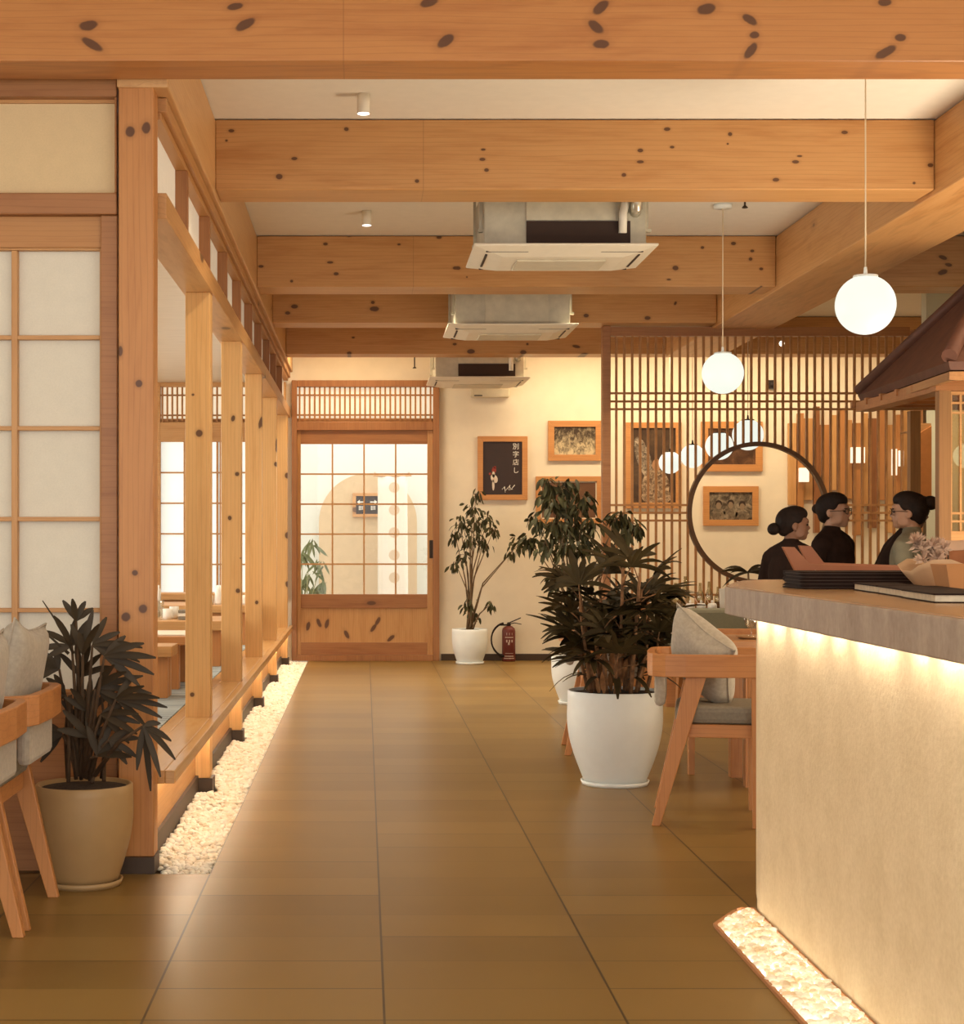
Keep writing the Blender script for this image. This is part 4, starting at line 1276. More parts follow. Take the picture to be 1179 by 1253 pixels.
# glazed screen below the roof
g = thing('glazed_screen', 'tinted glass screen with thin lattice bars under the brown roof at far right', 'screen', (4.2, 9.28, 0))
m = MB(); m.box(3.192, 5.19, 9.27, 9.30, Z(664, 9.27), Z(650, 9.27)); m.box(3.192, 5.19, 9.27, 9.30, 2.0, 2.018); part(m, 'screen_rail', W_X, g)
m = MB()
for k in range(14):
    x = X(1163 + 12 * k, 9.28); m.box(x - .006, x + .006, 9.278, 9.292, Z(650, 9.27), 2.0)
for py in (493, 505, 628, 638): m.box(3.192, 5.19, 9.276, 9.281, Z(py, 9.27) - .006, Z(py, 9.27) + .006)
part(m, 'screen_bars', W_X, g)
m = MB(); m.box(3.192, 5.19, 9.294, 9.298, Z(650, 9.27), 2.0); part(m, 'glass_pane', glass('smoky_glass', (.82, .70, .50), .10), g)
m = MB(); m.box(3.192, 5.19, 9.262, 9.31, 0, Z(664, 9.27)); part(m, 'lower_board', wood('screen_board_wood', 'x'), g)
g = thing('hanging_banner', 'narrow orange cloth banner hanging beside the kitchen wall below the roof', 'banner', (X(1133, 12.6), 12.6, Z(622, 12.6)))
m = MB(); hb = Z(521, 12.6) - Z(622, 12.6); m.prism([(-.045, 0), (.035, .0), (.035, hb), (-.045, hb - .05)], 'y', -.012, .012); m.build('banner_cloth', plain('orange_cloth', (0.52, 0.19, 0.045), .85, var=.1), g)
m = MB(); m.box(-.075, .04, .014, .03, hb - .06, hb + .02); m.tube([(0, .03, hb - .02), (0, .6, hb - .02)], .008); m.build('banner_rod', W_X, g)

# ------------------------------------------------------------------ ceiling appliances and lamps
def cassette(label, x0, y0, w, zp, dark=True, pipe=True, yd=.93):
    g = thing('ceiling_air_conditioner', label, 'air conditioner', (x0 + w / 2, y0 + yd / 2, zp), group=None)
    a, b = -w / 2, w / 2
    c_, d_ = -yd / 2, yd / 2
    m = MB()
    top, bot, dz = [(a, c_), (b, c_), (b, d_), (a, d_)], [(a + .16, c_ + .14), (b - .16, c_ + .14), (b - .16, d_ - .14), (a + .16, d_ - .14)], -.028
    v = [(x, y, .022) for x, y in top] + [(x, y, .010) for x, y in top] + [(x, y, dz) for x, y in bot]
    f = [(0, 1, 2, 3), (8, 11, 10, 9)]
    for i in range(4):
        j = (i + 1) % 4
        f += [(i, 4 + i, 4 + j, j), (4 + i, 8 + i, 8 + j, 4 + j)]
    m.add(v, f); m.build('panel', ACW, g, bevel=.004)
    m = MB(); m.box(a + .24, b - .24, c_ + .22, d_ - .22, dz - .010, dz); m.build('intake_grille', plain('grille_cream', (.62, .56, .43), .6), g, bevel=.004)
    m = MB()
    for sx_ in (-1, 1):
        m.box(sx_ * .30 - .11, sx_ * .30 + .11, c_ + .075, c_ + .088, -.012, -.003); m.box(sx_ * (b - .075) - .006, sx_ * (b - .075) + .006, -.2, .2, -.012, -.003); m.box(sx_ * .30 - .11, sx_ * .30 + .11, d_ - .088, d_ - .075, -.012, -.003)
    m.build('louvre_slots', BLACK, g)
    h = 3.20 - zp
    bw, bd = w / 2 - .055, yd / 2 - .055
    m = MB(); m.box(-bw, bw, -bd, bd, .024, min(h - .05, .34)); m.build('case', ACM, g, bevel=.006)
    m = MB(); m.box(-bw * .48, bw * .62, -bd - .006, -bd + .002, .15 if dark else .03, min(h - .06, .32))
    m.build('access_plate', plain('dull_zinc', (.56, .52, .40), .5, .1, var=.1), g)
    if dark:
        m = MB(); m.box(-bw * .48, bw * .80, -bd - .008, -bd + .002, .03, .145); m.build('insulation_band', plain('dark_foam', (.040, .022, .016), .8), g)
    m = MB()
    for x in (-bw - .02, bw + .005):
        for y in (-bd + .06, bd - .08):
            m = MB(); m.box(x, x + .015, y, y + .03, .10, h - .01); m.box(x - .006, x + .03, y - .006, y + .036, .10, .115); m.build('hanger', ACM, g)
    if pipe:
        m = MB(); xp = bw * .70
        m.tube([(xp, -bd - .02, .08), (xp, -bd - .03, .18), (xp + .03, -bd - .02, .30), (xp + .04, -bd + .05, .36)], .022, 10); m.build('drain_hose', plain('hose_white', (.74, .70, .6), .4), g)
        m = MB(); xp = bw * .86
        m.tube([(xp, -bd - .005, .19), (xp, -bd - .05, .20), (xp, -bd - .055, .27), (xp, -bd - .02, .33)], .030, 10); m.build('pipe_elbow', plain('bright_metal', (.6, .56, .46), .25, .6), g)
        m = MB(); m.ell((-bw * .72, -bd - .01, .30), (.05, .03, .05), 12, 8); m.build('valve', BLACK, g)
    return g


cassette('nearest cassette air conditioner with white hose, between the second and third beams', X(580, 8.80), 8.80, .955, 2.724, yd=.74)
cassette('middle cassette air conditioner with plain grey case, between third and fourth beams', X(548, 12.15), 12.16, .935, 2.733, yd=.78, dark=False, pipe=False)
cassette('farthest cassette air conditioner, small above the cream back wall', X(525, 15.85), 15.80, .94, 2.697, yd=.82)
g = thing('wall_unit', 'slim white box high on the cream wall below the farthest air conditioner', 'wall unit', (bx(599), YB - .09, bz(487)))
m = MB(); m.box(-.19, .19, -.0, .088, 0, .09); m.build('casing', plain('off_white_case', (.72, .62, .44), .6), g, bevel=.012)
m = MB(); m.box(-.16, -.08, -.004, .004, .012, .022); m.build('slot', BLACK, g)


def sprinkler(label, px, Y, L):
    g = thing('ceiling_sprinkler', label, 'sprinkler', (X(px, Y), Y, CEILZ - .002))
    m = MB(); m.tube([(0, 0, 0), (0, 0, -L)], .006, 8); m.build('stem', BRONZE, g)
    m = MB(); m.lathe([(0, -L - .02), (.018, -L - .018), (.018, -L - .014), (.004, -L)], 12, cap=False); m.build('deflector', BRONZE, g)


sprinkler('small sprinkler head hanging beyond the second beam, by the far globe lamp cord', 911, 9.9, .06)
sprinkler('thin sprinkler head hanging just beyond the farthest cross beam', 507, 15.85, .40)

CAN = plain('downlight_white', (0.80, 0.74, 0.62), .5, var=.02)
for lab, px, Y in (('nearer white cylinder ceiling light between the first and second beams', 444.5, 7.66), ('farther white cylinder ceiling light between the second and third beams', 448.5, 10.4)):
    g = thing('ceiling_downlight', lab, 'ceiling light', (X(px, Y), Y, CEILZ - .001))
    m = MB(); m.lathe([(0, 0), (.029, 0), (.029, -.088), (.025, -.088), (.025, -.07), (0, -.07)], 24, cap=False); m.build('can', CAN, g)
    m = MB(); m.lathe([(0, -.0705), (.025, -.0705), (.027, -.089), (.0, -.085)], 20, cap=False); m.build('lens', emit('downlight_lens', (1, .93, .8), 5), g)
    lamp('downlight_spot', 'SPOT', (0, 0, -.095), 60, (1, .83, .58), .03, (0, 0, 0), g, 2.3)


def globe(name, label, px, py, Y, rad, cord_top, group=None, power=14):
    zc = Z(py, Y)
    g = thing(name, label, 'pendant lamp', (X(px, Y), Y, zc), group=group)
    m = MB()
    prof = [(rad * math.cos(a), rad * math.sin(a)) for a in [-PI / 2 + (PI / 2 + 1.14) * k / 24 for k in range(25)]]
    m.lathe(prof, 40, cap=False); m.build('globe_shade', GLOBE, g)
    m = MB(); rt, zt_ = prof[-1]
    m.lathe([(0, zt_ + .012), (rt * .98, zt_ + .010), (rt, zt_ - .004), (0, zt_ - .004)], 28, cap=False); m.lathe([(0.010, zt_ + .01), (.006, zt_ + .045)], 12)
    m.build('cap', BRONZE if Y > 13 else WHITE, g)
    m = MB(); m.tube([(0, 0, zt_ + .03), (0, 0, cord_top - zc)], .0032, 8); m.build('cord', plain('pale_cord', (.72, .60, .42), .6), g)
    m = MB(); m.lathe([(0, cord_top - zc), (.055, cord_top - zc), (.055, cord_top - zc - .022), (0, cord_top - zc - .024)], 24, cap=False); m.build('canopy', WHITE, g)
    return g


globe('globe_pendant', 'nearest and largest white globe pendant lamp on a long cord, over the bar side', 1058.5, 373, 7.12, .1245, CEILZ - .001)
globe('globe_pendant', 'second white globe pendant lamp on a cord, hanging before the lattice screen', 884, 456.5, 10.2, .1245, CEILZ - .001)
for k, (px, py, Y, rpx) in enumerate(((914.7, 532, 14.0, 19), (879.7, 545.7, 14.7, 17), (847, 558, 15.2, 14.6), (819.5, 566, 16.0, 13.7))):
    globe('globe_pendant', ['rightmost globe lamp behind the lattice, peeking over the moon opening', 'second globe lamp from the moon opening behind the lattice', 'third globe lamp from the moon opening behind the lattice', 'leftmost and smallest globe lamp behind the lattice, before the portrait print'][k], px, py, Y, rpx / F * Y, CEILZ - .001 if Y < 15.3 or Y > 15.7 else BT, group='globe lamps behind the lattice')
g = globe('globe_pendant', 'globe standing in for a lamp reflection in the tinted glass screen, far right edge', 1181, 558, 11.9, .085, 2.85)  # glowing ball placed behind the pane to give the reflected globe

# unseen fill lamps added over the entrance bay, between the far beams and elsewhere
def ceiling_fill(loc, w, d_, e, col=(1, .80, .52)):
    lamp('unseen_ceiling_fill', 'AREA', loc, e, col, w, (0, 0, 0), None, size_y=d_)  # bare area lamp without a fitting, added as fill


ceiling_fill((1.0, 3.4, 3.19), 3.0, 1.2, 10)
for x_, y_, e_ in ((0.3, 12.35, 150), (1.7, 12.35, 110), (0.2, 14.3, 190), (1.8, 14.3, 150), (4.5, 12.4, 120)):
    lamp('unseen_fill_spot', 'SPOT', (x_, y_, 3.16), e_, (1, .84, .60), .06, (0, 0, 0), None, 1.75)  # added spots without fittings, kept out of view behind the beams
ceiling_fill((3.7, 15.98, 3.19), 2.4, .4, 42)
ceiling_fill((-0.15, 15.98, 3.19), .9, .4, 19)
ceiling_fill((2.0, 15.98, 3.19), 0.9, .4, 22)
ceiling_fill((4.3, 8.0, 3.19), 1.6, 1.6, 40)
ceiling_fill((-2.3, 11.5, 2.74), 1.8, 6.0, 45, (1, .90, .74))


# ------------------------------------------------------------------ chairs
def cushion(name, label, loc, size, rot, pinch=.16, spin=0.0):
    n = 16
    v, f = [], []
    th = size[2]
    for sgn in (1, -1):
        for j in range(n + 1):
            for i in range(n + 1):
                u, w = 2 * i / n - 1, 2 * j / n - 1
                k = (1 - pinch * (1 - abs(w) ** 1.5) * abs(u) ** 3)
                kk = (1 - pinch * (1 - abs(u) ** 1.5) * abs(w) ** 3)
                q = max(0, (1 - u ** 4)) * max(0, (1 - w ** 4))
                z = sgn * th / 2 * q ** .55 * (1 + .10 * math.sin(u * 5 + w * 3) * (1 - abs(u)))
                v.append((u * size[0] / 2 * k, w * size[1] / 2 * kk, z))
    N1 = (n + 1) * (n + 1)
    for s_ in (0, 1):
        for j in range(n):
            for i in range(n):
                a = s_ * N1 + j * (n + 1) + i
                f.append((a, a + 1, a + n + 2, a + n + 1) if s_ == 0 else (a + n + 1, a + n + 2, a + 1, a))
    g = thing(name, label, 'cushion', loc)
    g.rotation_euler = (Matrix.Rotation(rot[2], 3, 'Z') @ Matrix.Rotation(rot[1], 3, 'Y') @ Matrix.Rotation(spin, 3, 'Z')).to_euler()
    m = MB(); m.add(v, f, 0, True)
    o = m.build('cushion_cover', GREYFAB, g)
    bm = bmesh.new(); bm.from_mesh(o.data); bmesh.ops.remove_doubles(bm, verts=bm.verts, dist=1e-4); bm.to_mesh(o.data); bm.free()
    # welt seam round the edge
    m = MB()
    ring = []
    for (a, b, c_, d_) in ((-1, -1, 1, -1), (1, -1, 1, 1), (1, 1, -1, 1), (-1, 1, -1, -1)):
        for q in range(10):
            t_ = q / 10; u, w = a + (c_ - a) * t_, b + (d_ - b) * t_
            k = (1 - pinch * (1 - abs(w) ** 1.5) * abs(u) ** 3); kk = (1 - pinch * (1 - abs(u) ** 1.5) * abs(w) ** 3)
            ring.append((u * size[0] / 2 * k, w * size[1] / 2 * kk, 0))
    m.tube(ring + ring[:1], .004, 6, cap=False); m.build('piping', GREYFAB, g)
    return g


def make_chair(label):
    """armchair facing +x: one wrap-around rail, splayed rear legs, upright front legs, padded seat"""
    g = thing('dining_armchair', label, 'chair', group='pine armchairs with wrap-around rails')
    P = [(.20, -.25), (.05, -.262), (-.12, -.27), (-.20, -.262), (-.245, -.235), (-.262, -.19), (-.27, 0), (-.262, .19), (-.245, .235), (-.20, .262), (-.12, .27), (.05, .262), (.20, .25)]
    m = MB(); m.sweep(P, .034, .632, .728, zf=lambda q: .012 * abs(math.cos(q * PI)) * 0)
    m.build('back_rail', CH_X, g, bevel=.004)
    for s_ in (-1, 1):
        m = MB()
        y = s_ * .245
        m.prism([(-.262, 0), (-.226, 0), (-.035, .634), (-.120, .634)], 'y', y - .016, y + .016)
        m.build('leg', CH_Z, g, bevel=.003)
        m = MB(); y = s_ * .245
        m.prism([(.155, .0), (.195, .0), (.205, .634), (.150, .634)], 'y', y - .016, y + .016)
        m.build('leg', CH_Z, g, bevel=.003)
    m = MB(); m.box(-.13, .20, -.228, -.20, .375, .43); m.box(-.13, .20, .20, .228, .375, .43); m.box(.165, .195, -.2, .2, .375, .43); m.box(-.15, -.125, -.2, .2, .375, .43)
    m.build('seat_frame', CH_X, g, bevel=.003)
    m = MB(); m.box(-.165, .225, -.225, .225, .431, .505); m.build('seat_cushion', SEATFAB, g, bevel=.022)
    m = MB(); m.box(-.252, -.205, -.19, .19, .50, .66); m.build('back_pad', GREYFAB, g, bevel=.02)
    return g


ca = make_chair('pine armchair nearest the bar counter end, with a grey cushion and splayed rear leg')
ca.location = (1.520, 7.40, 0); ca.rotation_euler = (0, 0, -.19)
dup(ca, (1.40, 9.76, 0), -.08, 'pine armchair half hidden behind the big white potted palm')
dup(ca, (1.925, 8.93, 0), -PI / 2, 'pine armchair tucked to the far side of the small slab table by the bar')
dup(ca, (-1.300, 4.95, 0), PI, 'nearest pine armchair at the left edge, closest to the camera')
dup(ca, (-1.300, 5.53, 0), PI, 'second pine armchair at the left edge, beside the beige potted palm')
cushion('throw_cushion', 'grey linen cushion standing on the armchair nearest the bar counter end', (1.475, 7.40, .700), (.37, .37, .17), (0, 1.15, .40), spin=.6)
cushion('throw_cushion', 'grey cushion on the armchair behind the big white potted palm', (1.30, 9.76, .69), (.38, .38, .14), (0, 1.25, .1))
cushion('throw_cushion', 'nearest grey cushion, on the closest armchair at the left edge', (-1.155, 5.02, .735), (.42, .40, .13), (0, -1.35, .0))
cushion('throw_cushion', 'second grey cushion at the left, on the armchair beside the beige potted palm', (-1.150, 5.57, .745), (.42, .38, .13), (0, -1.32, -.1), spin=.1)

# table by the bar
g = thing('slab_table', 'small pine table with a rough slab top behind the bar counter end', 'table', (2.1, 8.5, 0))
m = MB(); tzz = .722
pr = [(1.735 + .012 * math.sin(k * 1.9), 8.24 + (8.76 - 8.24) * k / 6) for k in range(7)] + [(2.75, 8.76)] + [(2.75 - (2.75 - 1.76) * k / 8, 8.24 + .010 * math.sin(k * 2.3)) for k in range(8)]
m.prism(pr, 'z', tzz - .05, tzz); m.build('table_top', wood('slab_top_wood', 'x', (.44, .21, .08), (.3, .12, .04)), g, world=True, bevel=.005)
for x in (1.86, 2.6):
    for y in (8.30, 8.64):
        m = MB(); m.box(x, x + .06, y, y + .06, 0, tzz - .05); m.build('leg', CH_Z, g, world=True)
m = MB(); m.box(1.92, 2.60, 8.32, 8.34, .60, .67); m.box(1.92, 2.60, 8.66, 8.68, .60, .67); m.build('apron', CH_X, g, world=True)
m = MB(); m.lathe([(0, 0), (.055, 0), (.075, .010), (.07, .014), (0, .006)], 24, cap=False)
o = props(m.build('saucer', plain('wood_saucer', (.42, .22, .09), .5)), 'small wooden saucer under the wine glass on the slab table', 'saucer'); o.location = (1.905, 8.38, tzz + .001)
m = MB(); m.lathe([(0, 0), (.030, 0), (.030, .003), (.004, .008), (.004, .035), (.030, .06), (.042, .115), (.040, .115), (.028, .062), (0, .04)], 24, cap=False)
o = props(m.build('stem_glass', glass('stem_glass_clear', (.93, .92, .88), .18)), 'clear stemmed glass on the slab table at the counter end', 'glass'); o.location = (1.905, 8.38, tzz + .0085)

# ------------------------------------------------------------------ plants
def pot(g, rt, rm, rb, h, mat, saucer=True, z0=0.0, belly=.55):
    prof = [(0, z0 + .012), (rb, z0 + .012)]
    for k in range(1, 13):
        q = k / 12
        rr = rb + (rm - rb) * math.sin(min(1, q / belly) * PI / 2) if q < belly else rm + (rt - rm) * (q - belly) / (1 - belly)
        prof.append((rr, z0 + .012 + (h - .012) * q))
    prof += [(rt - .004, z0 + h + .004), (rt - .014, z0 + h + .001), (rt - .018, z0 + h - .05), (0, z0 + h - .05)]
    m = MB(); m.lathe(prof, 48, cap=False); m.build('pot_body', mat, g)
    if saucer:
        m = MB(); m.lathe([(0, z0), (rb + .012, z0), (rb + .020, z0 + .022), (rb + .012, z0 + .022), (rb + .006, z0 + .010), (0, z0 + .010)], 40, cap=False); m.build('saucer', mat, g)
    m = MB(); m.lathe([(rt - .0185, z0 + h - .010), (rt * .5, z0 + h - .002), (0, z0 + h)], 28, cap=False); m.build('soil', SOIL, g)


def blade(m, base, d, nrm, L, W, droop, mi=0, blunt=True):
    """one folded leaf blade that arches and droops"""
    d = d.normalized()
    side = d.cross(nrm).normalized() if d.cross(nrm).length > 1e-4 else d.orthogonal().normalized()
    up = side.cross(d).normalized()
    v = []
    ks = 6
    for k in range(ks + 1):
        q = k / ks
        p = base + d * (L * q) + Vector((0, 0, -droop * L * q * q))
        w = W * (min(1, .25 + 2.2 * q) if q < .4 else 1.0) * (1 - (max(0, q - .55) / .45) ** 2 * (.75 if blunt else 1.0)) / 2
        v += [p - side * w + up * (w * .35), p, p + side * w + up * (w * .35)]
    f = []
    for k in range(ks):
        a = k * 3
        f += [(a, a + 1, a + 4, a + 3), (a + 1, a + 2, a + 5, a + 4)]
    m.add(v, f, mi, True)


def palm(g, canes, zt, leaf_mb, stem_mb, R_, lenf=1.0, nb=(6, 9), W=.030, petiole=(.08, .2), tiers=(3, 5)):
    for (x, y, h, lx_, ly_) in canes:
        A = Vector((x, y, zt)); B = Vector((x + lx_, y + ly_, zt + h))
        n = 6
        P = [A.lerp(B, k / n) + Vector((0, 0, 0)) for k in range(n + 1)]
        stem_mb.tube(P, [.011 - .004 * k / n for k in range(n + 1)], 7)
        T = R_.randint(*tiers)
        for k in range(T):
            q = .45 + .55 * (k + .6) / T
            base = A.lerp(B, min(1, q))
            az = R_.uniform(0, 2 * PI) if k < T - 1 else R_.uniform(0, 6.28)
            el = R_.uniform(.1, .9) + (.45 if k == T - 1 else 0)
            pd = Vector((math.cos(az) * math.cos(el), math.sin(az) * math.cos(el), math.sin(el)))
            pl = R_.uniform(*petiole) * lenf
            tip = base + pd * pl
            stem_mb.tube([base, base + pd * pl * .5 + Vector((0, 0, .01)), tip], .0032, 5)
            nbl = R_.randint(*nb)
            sd = pd.cross(Vector((0, 0, 1))).normalized()
            nrm = sd.cross(pd).normalized()
            for b in range(nbl):
                a = (-1.25 + 2.5 * b / (nbl - 1)) * R_.uniform(.9, 1.1)
                bd = pd * math.cos(a) + sd * math.sin(a) + Vector((0, 0, R_.uniform(-.15, .12)))
                blade(leaf_mb, tip, bd, nrm, R_.uniform(.17, .27) * lenf * (1 - .2 * abs(a) / 1.25), W * R_.uniform(.75, 1.2), R_.uniform(.08, .5))


R1 = random.Random(5)
g = thing('potted_palm', 'big lady palm with dense dark fan leaves in a large round white pot', 'potted plant', (X(752, 8.42), 8.42, 0))
pot(g, .232, .236, .150, .462, WHITE, belly=.72)
lm, sm = MB(), MB()
canes = []
for k in range(17):
    a, r = k * 2.4, .035 + .13 * math.sqrt((k + .5) / 17)
    hh = .84 * [.62, .35, .75, .45, .58, .30, .68, .40, .50, .28, .72, .38, .55, .33, .44, .25, .48][k]
    canes.append((r * math.cos(a), r * math.sin(a), hh, .05 * math.cos(a) * (1 + hh), .05 * math.sin(a) * (1 + hh)))
palm(g, canes, .445, lm, sm, R1, 1.0, (7, 10), .036, (.06, .15), (3, 5))
for k in range(10):        # low arching leaves over the rim
    a = k * .63 + .2; d_ = Vector((math.cos(a), math.sin(a), .6))
    blade(lm, Vector((.1 * math.cos(a), .1 * math.sin(a), .52)), d_, Vector((0, 0, 1)), R1.uniform(.18, .30), .034, R1.uniform(.5, .9))
lm.build('foliage', LEAF, g); sm.build('canes', CANE, g)
m = MB()
for k in range(40):       # dry fibrous sheaths round the lower canes
    a, r = R1.uniform(0, 6.28), R1.uniform(.02, .16); z = R1.uniform(.44, .62)
    d_ = Vector((math.cos(a) * .25, math.sin(a) * .25, 1)); blade(m, Vector((r * math.cos(a), r * math.sin(a), z)), d_, Vector((math.cos(a), math.sin(a), 0)), R1.uniform(.08, .17), .026, .1)
m.build('dry_sheaths', plain('dry_leaf_sheath', (.26, .12, .045), .85, var=.4, scale=20), g)

BEIGE = plain('beige_glaze', (0.40, 0.255, 0.115), 0.42, var=.03)
g = thing('potted_palm', 'slender dark palm in a beige tapered pot on a saucer, before the front column', 'potted plant', (X(104, 6.0), 5.985, 0))
pot(g, .170, .172, .116, .352, BEIGE, belly=.75)
lm, sm = MB(), MB()
def P6(px, py, dy=0.0):
    return Vector((X(px, 5.985) - g.location.x, dy, Z(py, 5.985)))
def fan(px, py, dirs, L, W=.023, dy=0.0, base=None, drp=.15):
    b = P6(px, py, dy)
    s0 = base or P6(100 + (px - 100) * .25, 950, dy * .3)
    sm.tube([s0, s0.lerp(b, .5) + Vector((0, 0, .03)), b], [.009, .007, .0045], 6)
    for ang, l in dirs:
        a = math.radians(ang); d_ = Vector((math.cos(a), R1.uniform(-.45, .45), math.sin(a)))
        blade(lm, b, d_, Vector((.2, -1, .2)), L * l, W, drp * R1.uniform(.5, 1.5), blunt=True)
fan(88, 790, [(112, 1.0), (88, .7), (60, .85), (38, .8), (150, .9), (178, 1.1), (200, .6)], .155)
fan(104, 800, [(80, 1.1), (65, 1.0), (110, .8), (95, .6)], .175, dy=-.05)
fan(118, 788, [(12, 1.15), (-8, 1.0), (35, .7), (70, .8), (-25, .8)], .165, dy=-.09)
fan(122, 840, [(20, 1.1), (5, 1.2), (-15, 1.0), (40, 1.0), (58, .9), (-35, .8)], .165, dy=-.1)
fan(130, 870, [(15, 1.0), (-20, 1.0), (-45, .9), (35, .7), (-5, .9)], .15, dy=-.12)
fan(80, 850, [(160, 1.0), (135, .9), (190, 1.0), (215, .9), (110, .8)], .13, dy=.0)
fan(75, 900, [(170, .9), (200, 1.0), (225, .9), (140, .8)], .12, dy=.02)
fan(95, 830, [(100, 1.0), (75, 1.0), (130, .8), (55, 1.0), (30, .9)], .16, dy=.06)
fan(110, 870, [(90, 1.0), (70, .9), (115, .9), (45, .9), (140, .7)], .15, dy=-.04)
fan(100, 890, [(90, 1.0), (60, .9), (125, .9)], .15, dy=.03)
fan(140, 900, [(10, .9), (-25, .9), (-50, .8), (35, .8)], .12, dy=-.13)
fan(135, 800, [(8, 1.2), (-12, 1.1), (28, 1.0), (50, .7), (-30, .9)], .16, .026, dy=-.14)
fan(150, 850, [(15, 1.2), (0, 1.2), (-18, 1.1), (35, .9), (-40, .9), (60, .8)], .15, .022, dy=-.16)
fan(70, 820, [(150, 1.1), (172, 1.2), (130, .8), (195, 1.0), (100, .7)], .14, .024, dy=.04)
fan(112, 900, [(90, 1.0), (60, 1.1), (125, 1.0), (30, 1.0), (155, .8)], .15, .028, dy=-.06)
fan(125, 920, [(70, 1.0), (40, 1.1), (15, 1.0), (105, .9)], .14, .026, dy=-.11)
fan(92, 760, [(95, .8), (70, .8), (45, .7), (120, .8)], .12, .022, dy=.02)
fan(185, 880, [(-40, 1.1), (-65, 1.15), (-82, 1.2), (-100, .9), (-20, .8), (25, .5)], .13, .022, dy=-.22, base=P6(120, 945, -.08), drp=.35)
for (x0, y0, x1, y1, x2, y2) in ((90, 800, 72, 765, 52, 735), (84, 800, 62, 780, 44, 770)):
    lm.tube([P6(x0, y0), P6(x1, y1), P6(x2, y2)], [.006, .004, .002], 5)
for k in range(9):
    x = 80 + k * 6; sm.tube([P6(x, 955, R1.uniform(-.06, .06)), P6(x + R1.uniform(-6, 6), 900, R1.uniform(-.06, .06)), P6(x + R1.uniform(-10, 10), 850, R1.uniform(-.08, .05))], [.0075, .0065, .004], 7)
lm.build('foliage', plain('palm_leaf_shade', (0.040, 0.025, 0.010), .6, var=.4, scale=6), g); sm.build('canes', plain('dark_cane', (.075, .042, .02), .8, var=.4), g)


def ficus(g, Y, base_px, base_py, clusters, nper, L=.062, seed=3, depth=.16, trunk=.012):
    R_ = random.Random(seed)
    lm, sm = MB(), MB()
    o = g.location
    B = Vector((X(base_px, Y) - o.x, 0, Z(base_py, Y)))
    for (px, py, rad) in clusters:
        dy = R_.uniform(-depth, depth)
        c_ = Vector((X(px, Y) - o.x, dy, Z(py, Y))); r = rad / F * Y
        b0 = B + Vector((R_.uniform(-.03, .03), R_.uniform(-.03, .03), 0))
        mid = b0.lerp(c_, .5) + Vector((R_.uniform(-.03, .03) - (c_.x - B.x) * .22, 0, .03))
        sm.tube([b0, b0.lerp(mid, .5) + Vector((R_.uniform(-.01, .01), 0, 0)), mid, mid.lerp(c_, .55), c_], [trunk, trunk * .8, trunk * .55, trunk * .35, trunk * .2], 7)
        for k in range(int(nper * (rad / 18) ** 1.6) + 6):
            u = Vector((R_.gauss(0, 1), R_.gauss(0, 1), R_.gauss(0, 1))).normalized() * (r * R_.uniform(.1, 1.05))
            p = c_ + u
            if k % 4 == 0: sm.tube([c_.lerp(p, .1), c_.lerp(p, .6) + Vector((0, 0, .012)), p], .0022, 4)
            d_ = Vector((u.x + R_.uniform(-.05, .05), u.y + R_.uniform(-.05, .05), u.z * .5 - R_.uniform(.02, .13)))
            if d_.length < 1e-3: d_ = Vector((1, 0, 0))
            blade(lm, p, d_, Vector((R_.uniform(-1, 1), R_.uniform(-1, 1), R_.uniform(.1, 1))), L * R_.uniform(.7, 1.25), L * .42, R_.uniform(.1, .5), blunt=False)
    lm.build('foliage', LEAF2, g); sm.build('branches', STEM, g)


g = thing('potted_fig', 'slender weeping fig tree in a small white pot against the cream back wall', 'potted plant', (X(574.5, 16.45), 16.45, 0))
pot(g, .172, .172, .120, .335, WHITE, belly=.7)
ficus(g, 16.45, 574, 771, [(581, 607, 9), (577, 622, 12), (563, 642, 15), (586, 640, 18), (598, 633, 12), (557, 655, 9), (573, 662, 16), (592, 660, 16), (603, 649, 9), (570, 680, 9), (557, 690, 9), (636, 664, 14), (625, 676, 8), (572, 738, 11), (580, 752, 10), (600, 738, 6)], 36, .062, 3)
g = thing('potted_fig', 'taller bushy weeping fig in a narrow white pot behind the big palm', 'potted plant', (X(703, 12.5), 12.5, 0))
pot(g, .172, .172, .105, .345, WHITE, belly=.75)
ficus(g, 12.5, 703, 800, [(668, 590, 10), (688, 596, 15), (700, 592, 10), (672, 612, 18), (692, 622, 22), (712, 612, 14), (658, 636, 12), (680, 640, 18), (702, 645, 22), (722, 640, 14), (650, 661, 10), (668, 664, 16), (690, 668, 18), (712, 668, 16), (688, 695, 12), (678, 712, 9), (700, 705, 14), (686, 742, 9), (700, 730, 10),
                         (760, 632, 12), (771, 640, 12), (750, 640, 9), (780, 645, 8), (764, 655, 8)], 44, .070, 8, depth=.14, trunk=.011)
m = MB()
# bamboo outside the door
g = thing('bamboo_plant', 'green bamboo sprays standing in the court, seen low through the door panes', 'plant', (X(372, 18.4), 18.4, -.02))
R2 = random.Random(2); lm, sm = MB(), MB()
for px, py in ((380, 665), (371, 680), (392, 690), (378, 705), (396, 715), (384, 720), (366, 712)):
    tip = Vector((X(px, 18.4) - g.location.x, R2.uniform(-.1, .1), Z(py, 18.4) + .02))
    b = Vector((R2.uniform(-.05, .05), R2.uniform(-.05, .05), .0)); sm.tube([b, b.lerp(tip, .6) + Vector((-.03, 0, .05)), tip], [.008, .006, .003], 6)
    for k in range(9):
        a = math.radians(R2.uniform(-150, -30)); blade(lm, tip + Vector((R2.uniform(-.04, .04), 0, R2.uniform(-.03, .05))), Vector((math.cos(a), R2.uniform(-.4, .4), math.sin(a))), Vector((0, -1, .3)), R2.uniform(.12, .2), .026, .2, blunt=False)
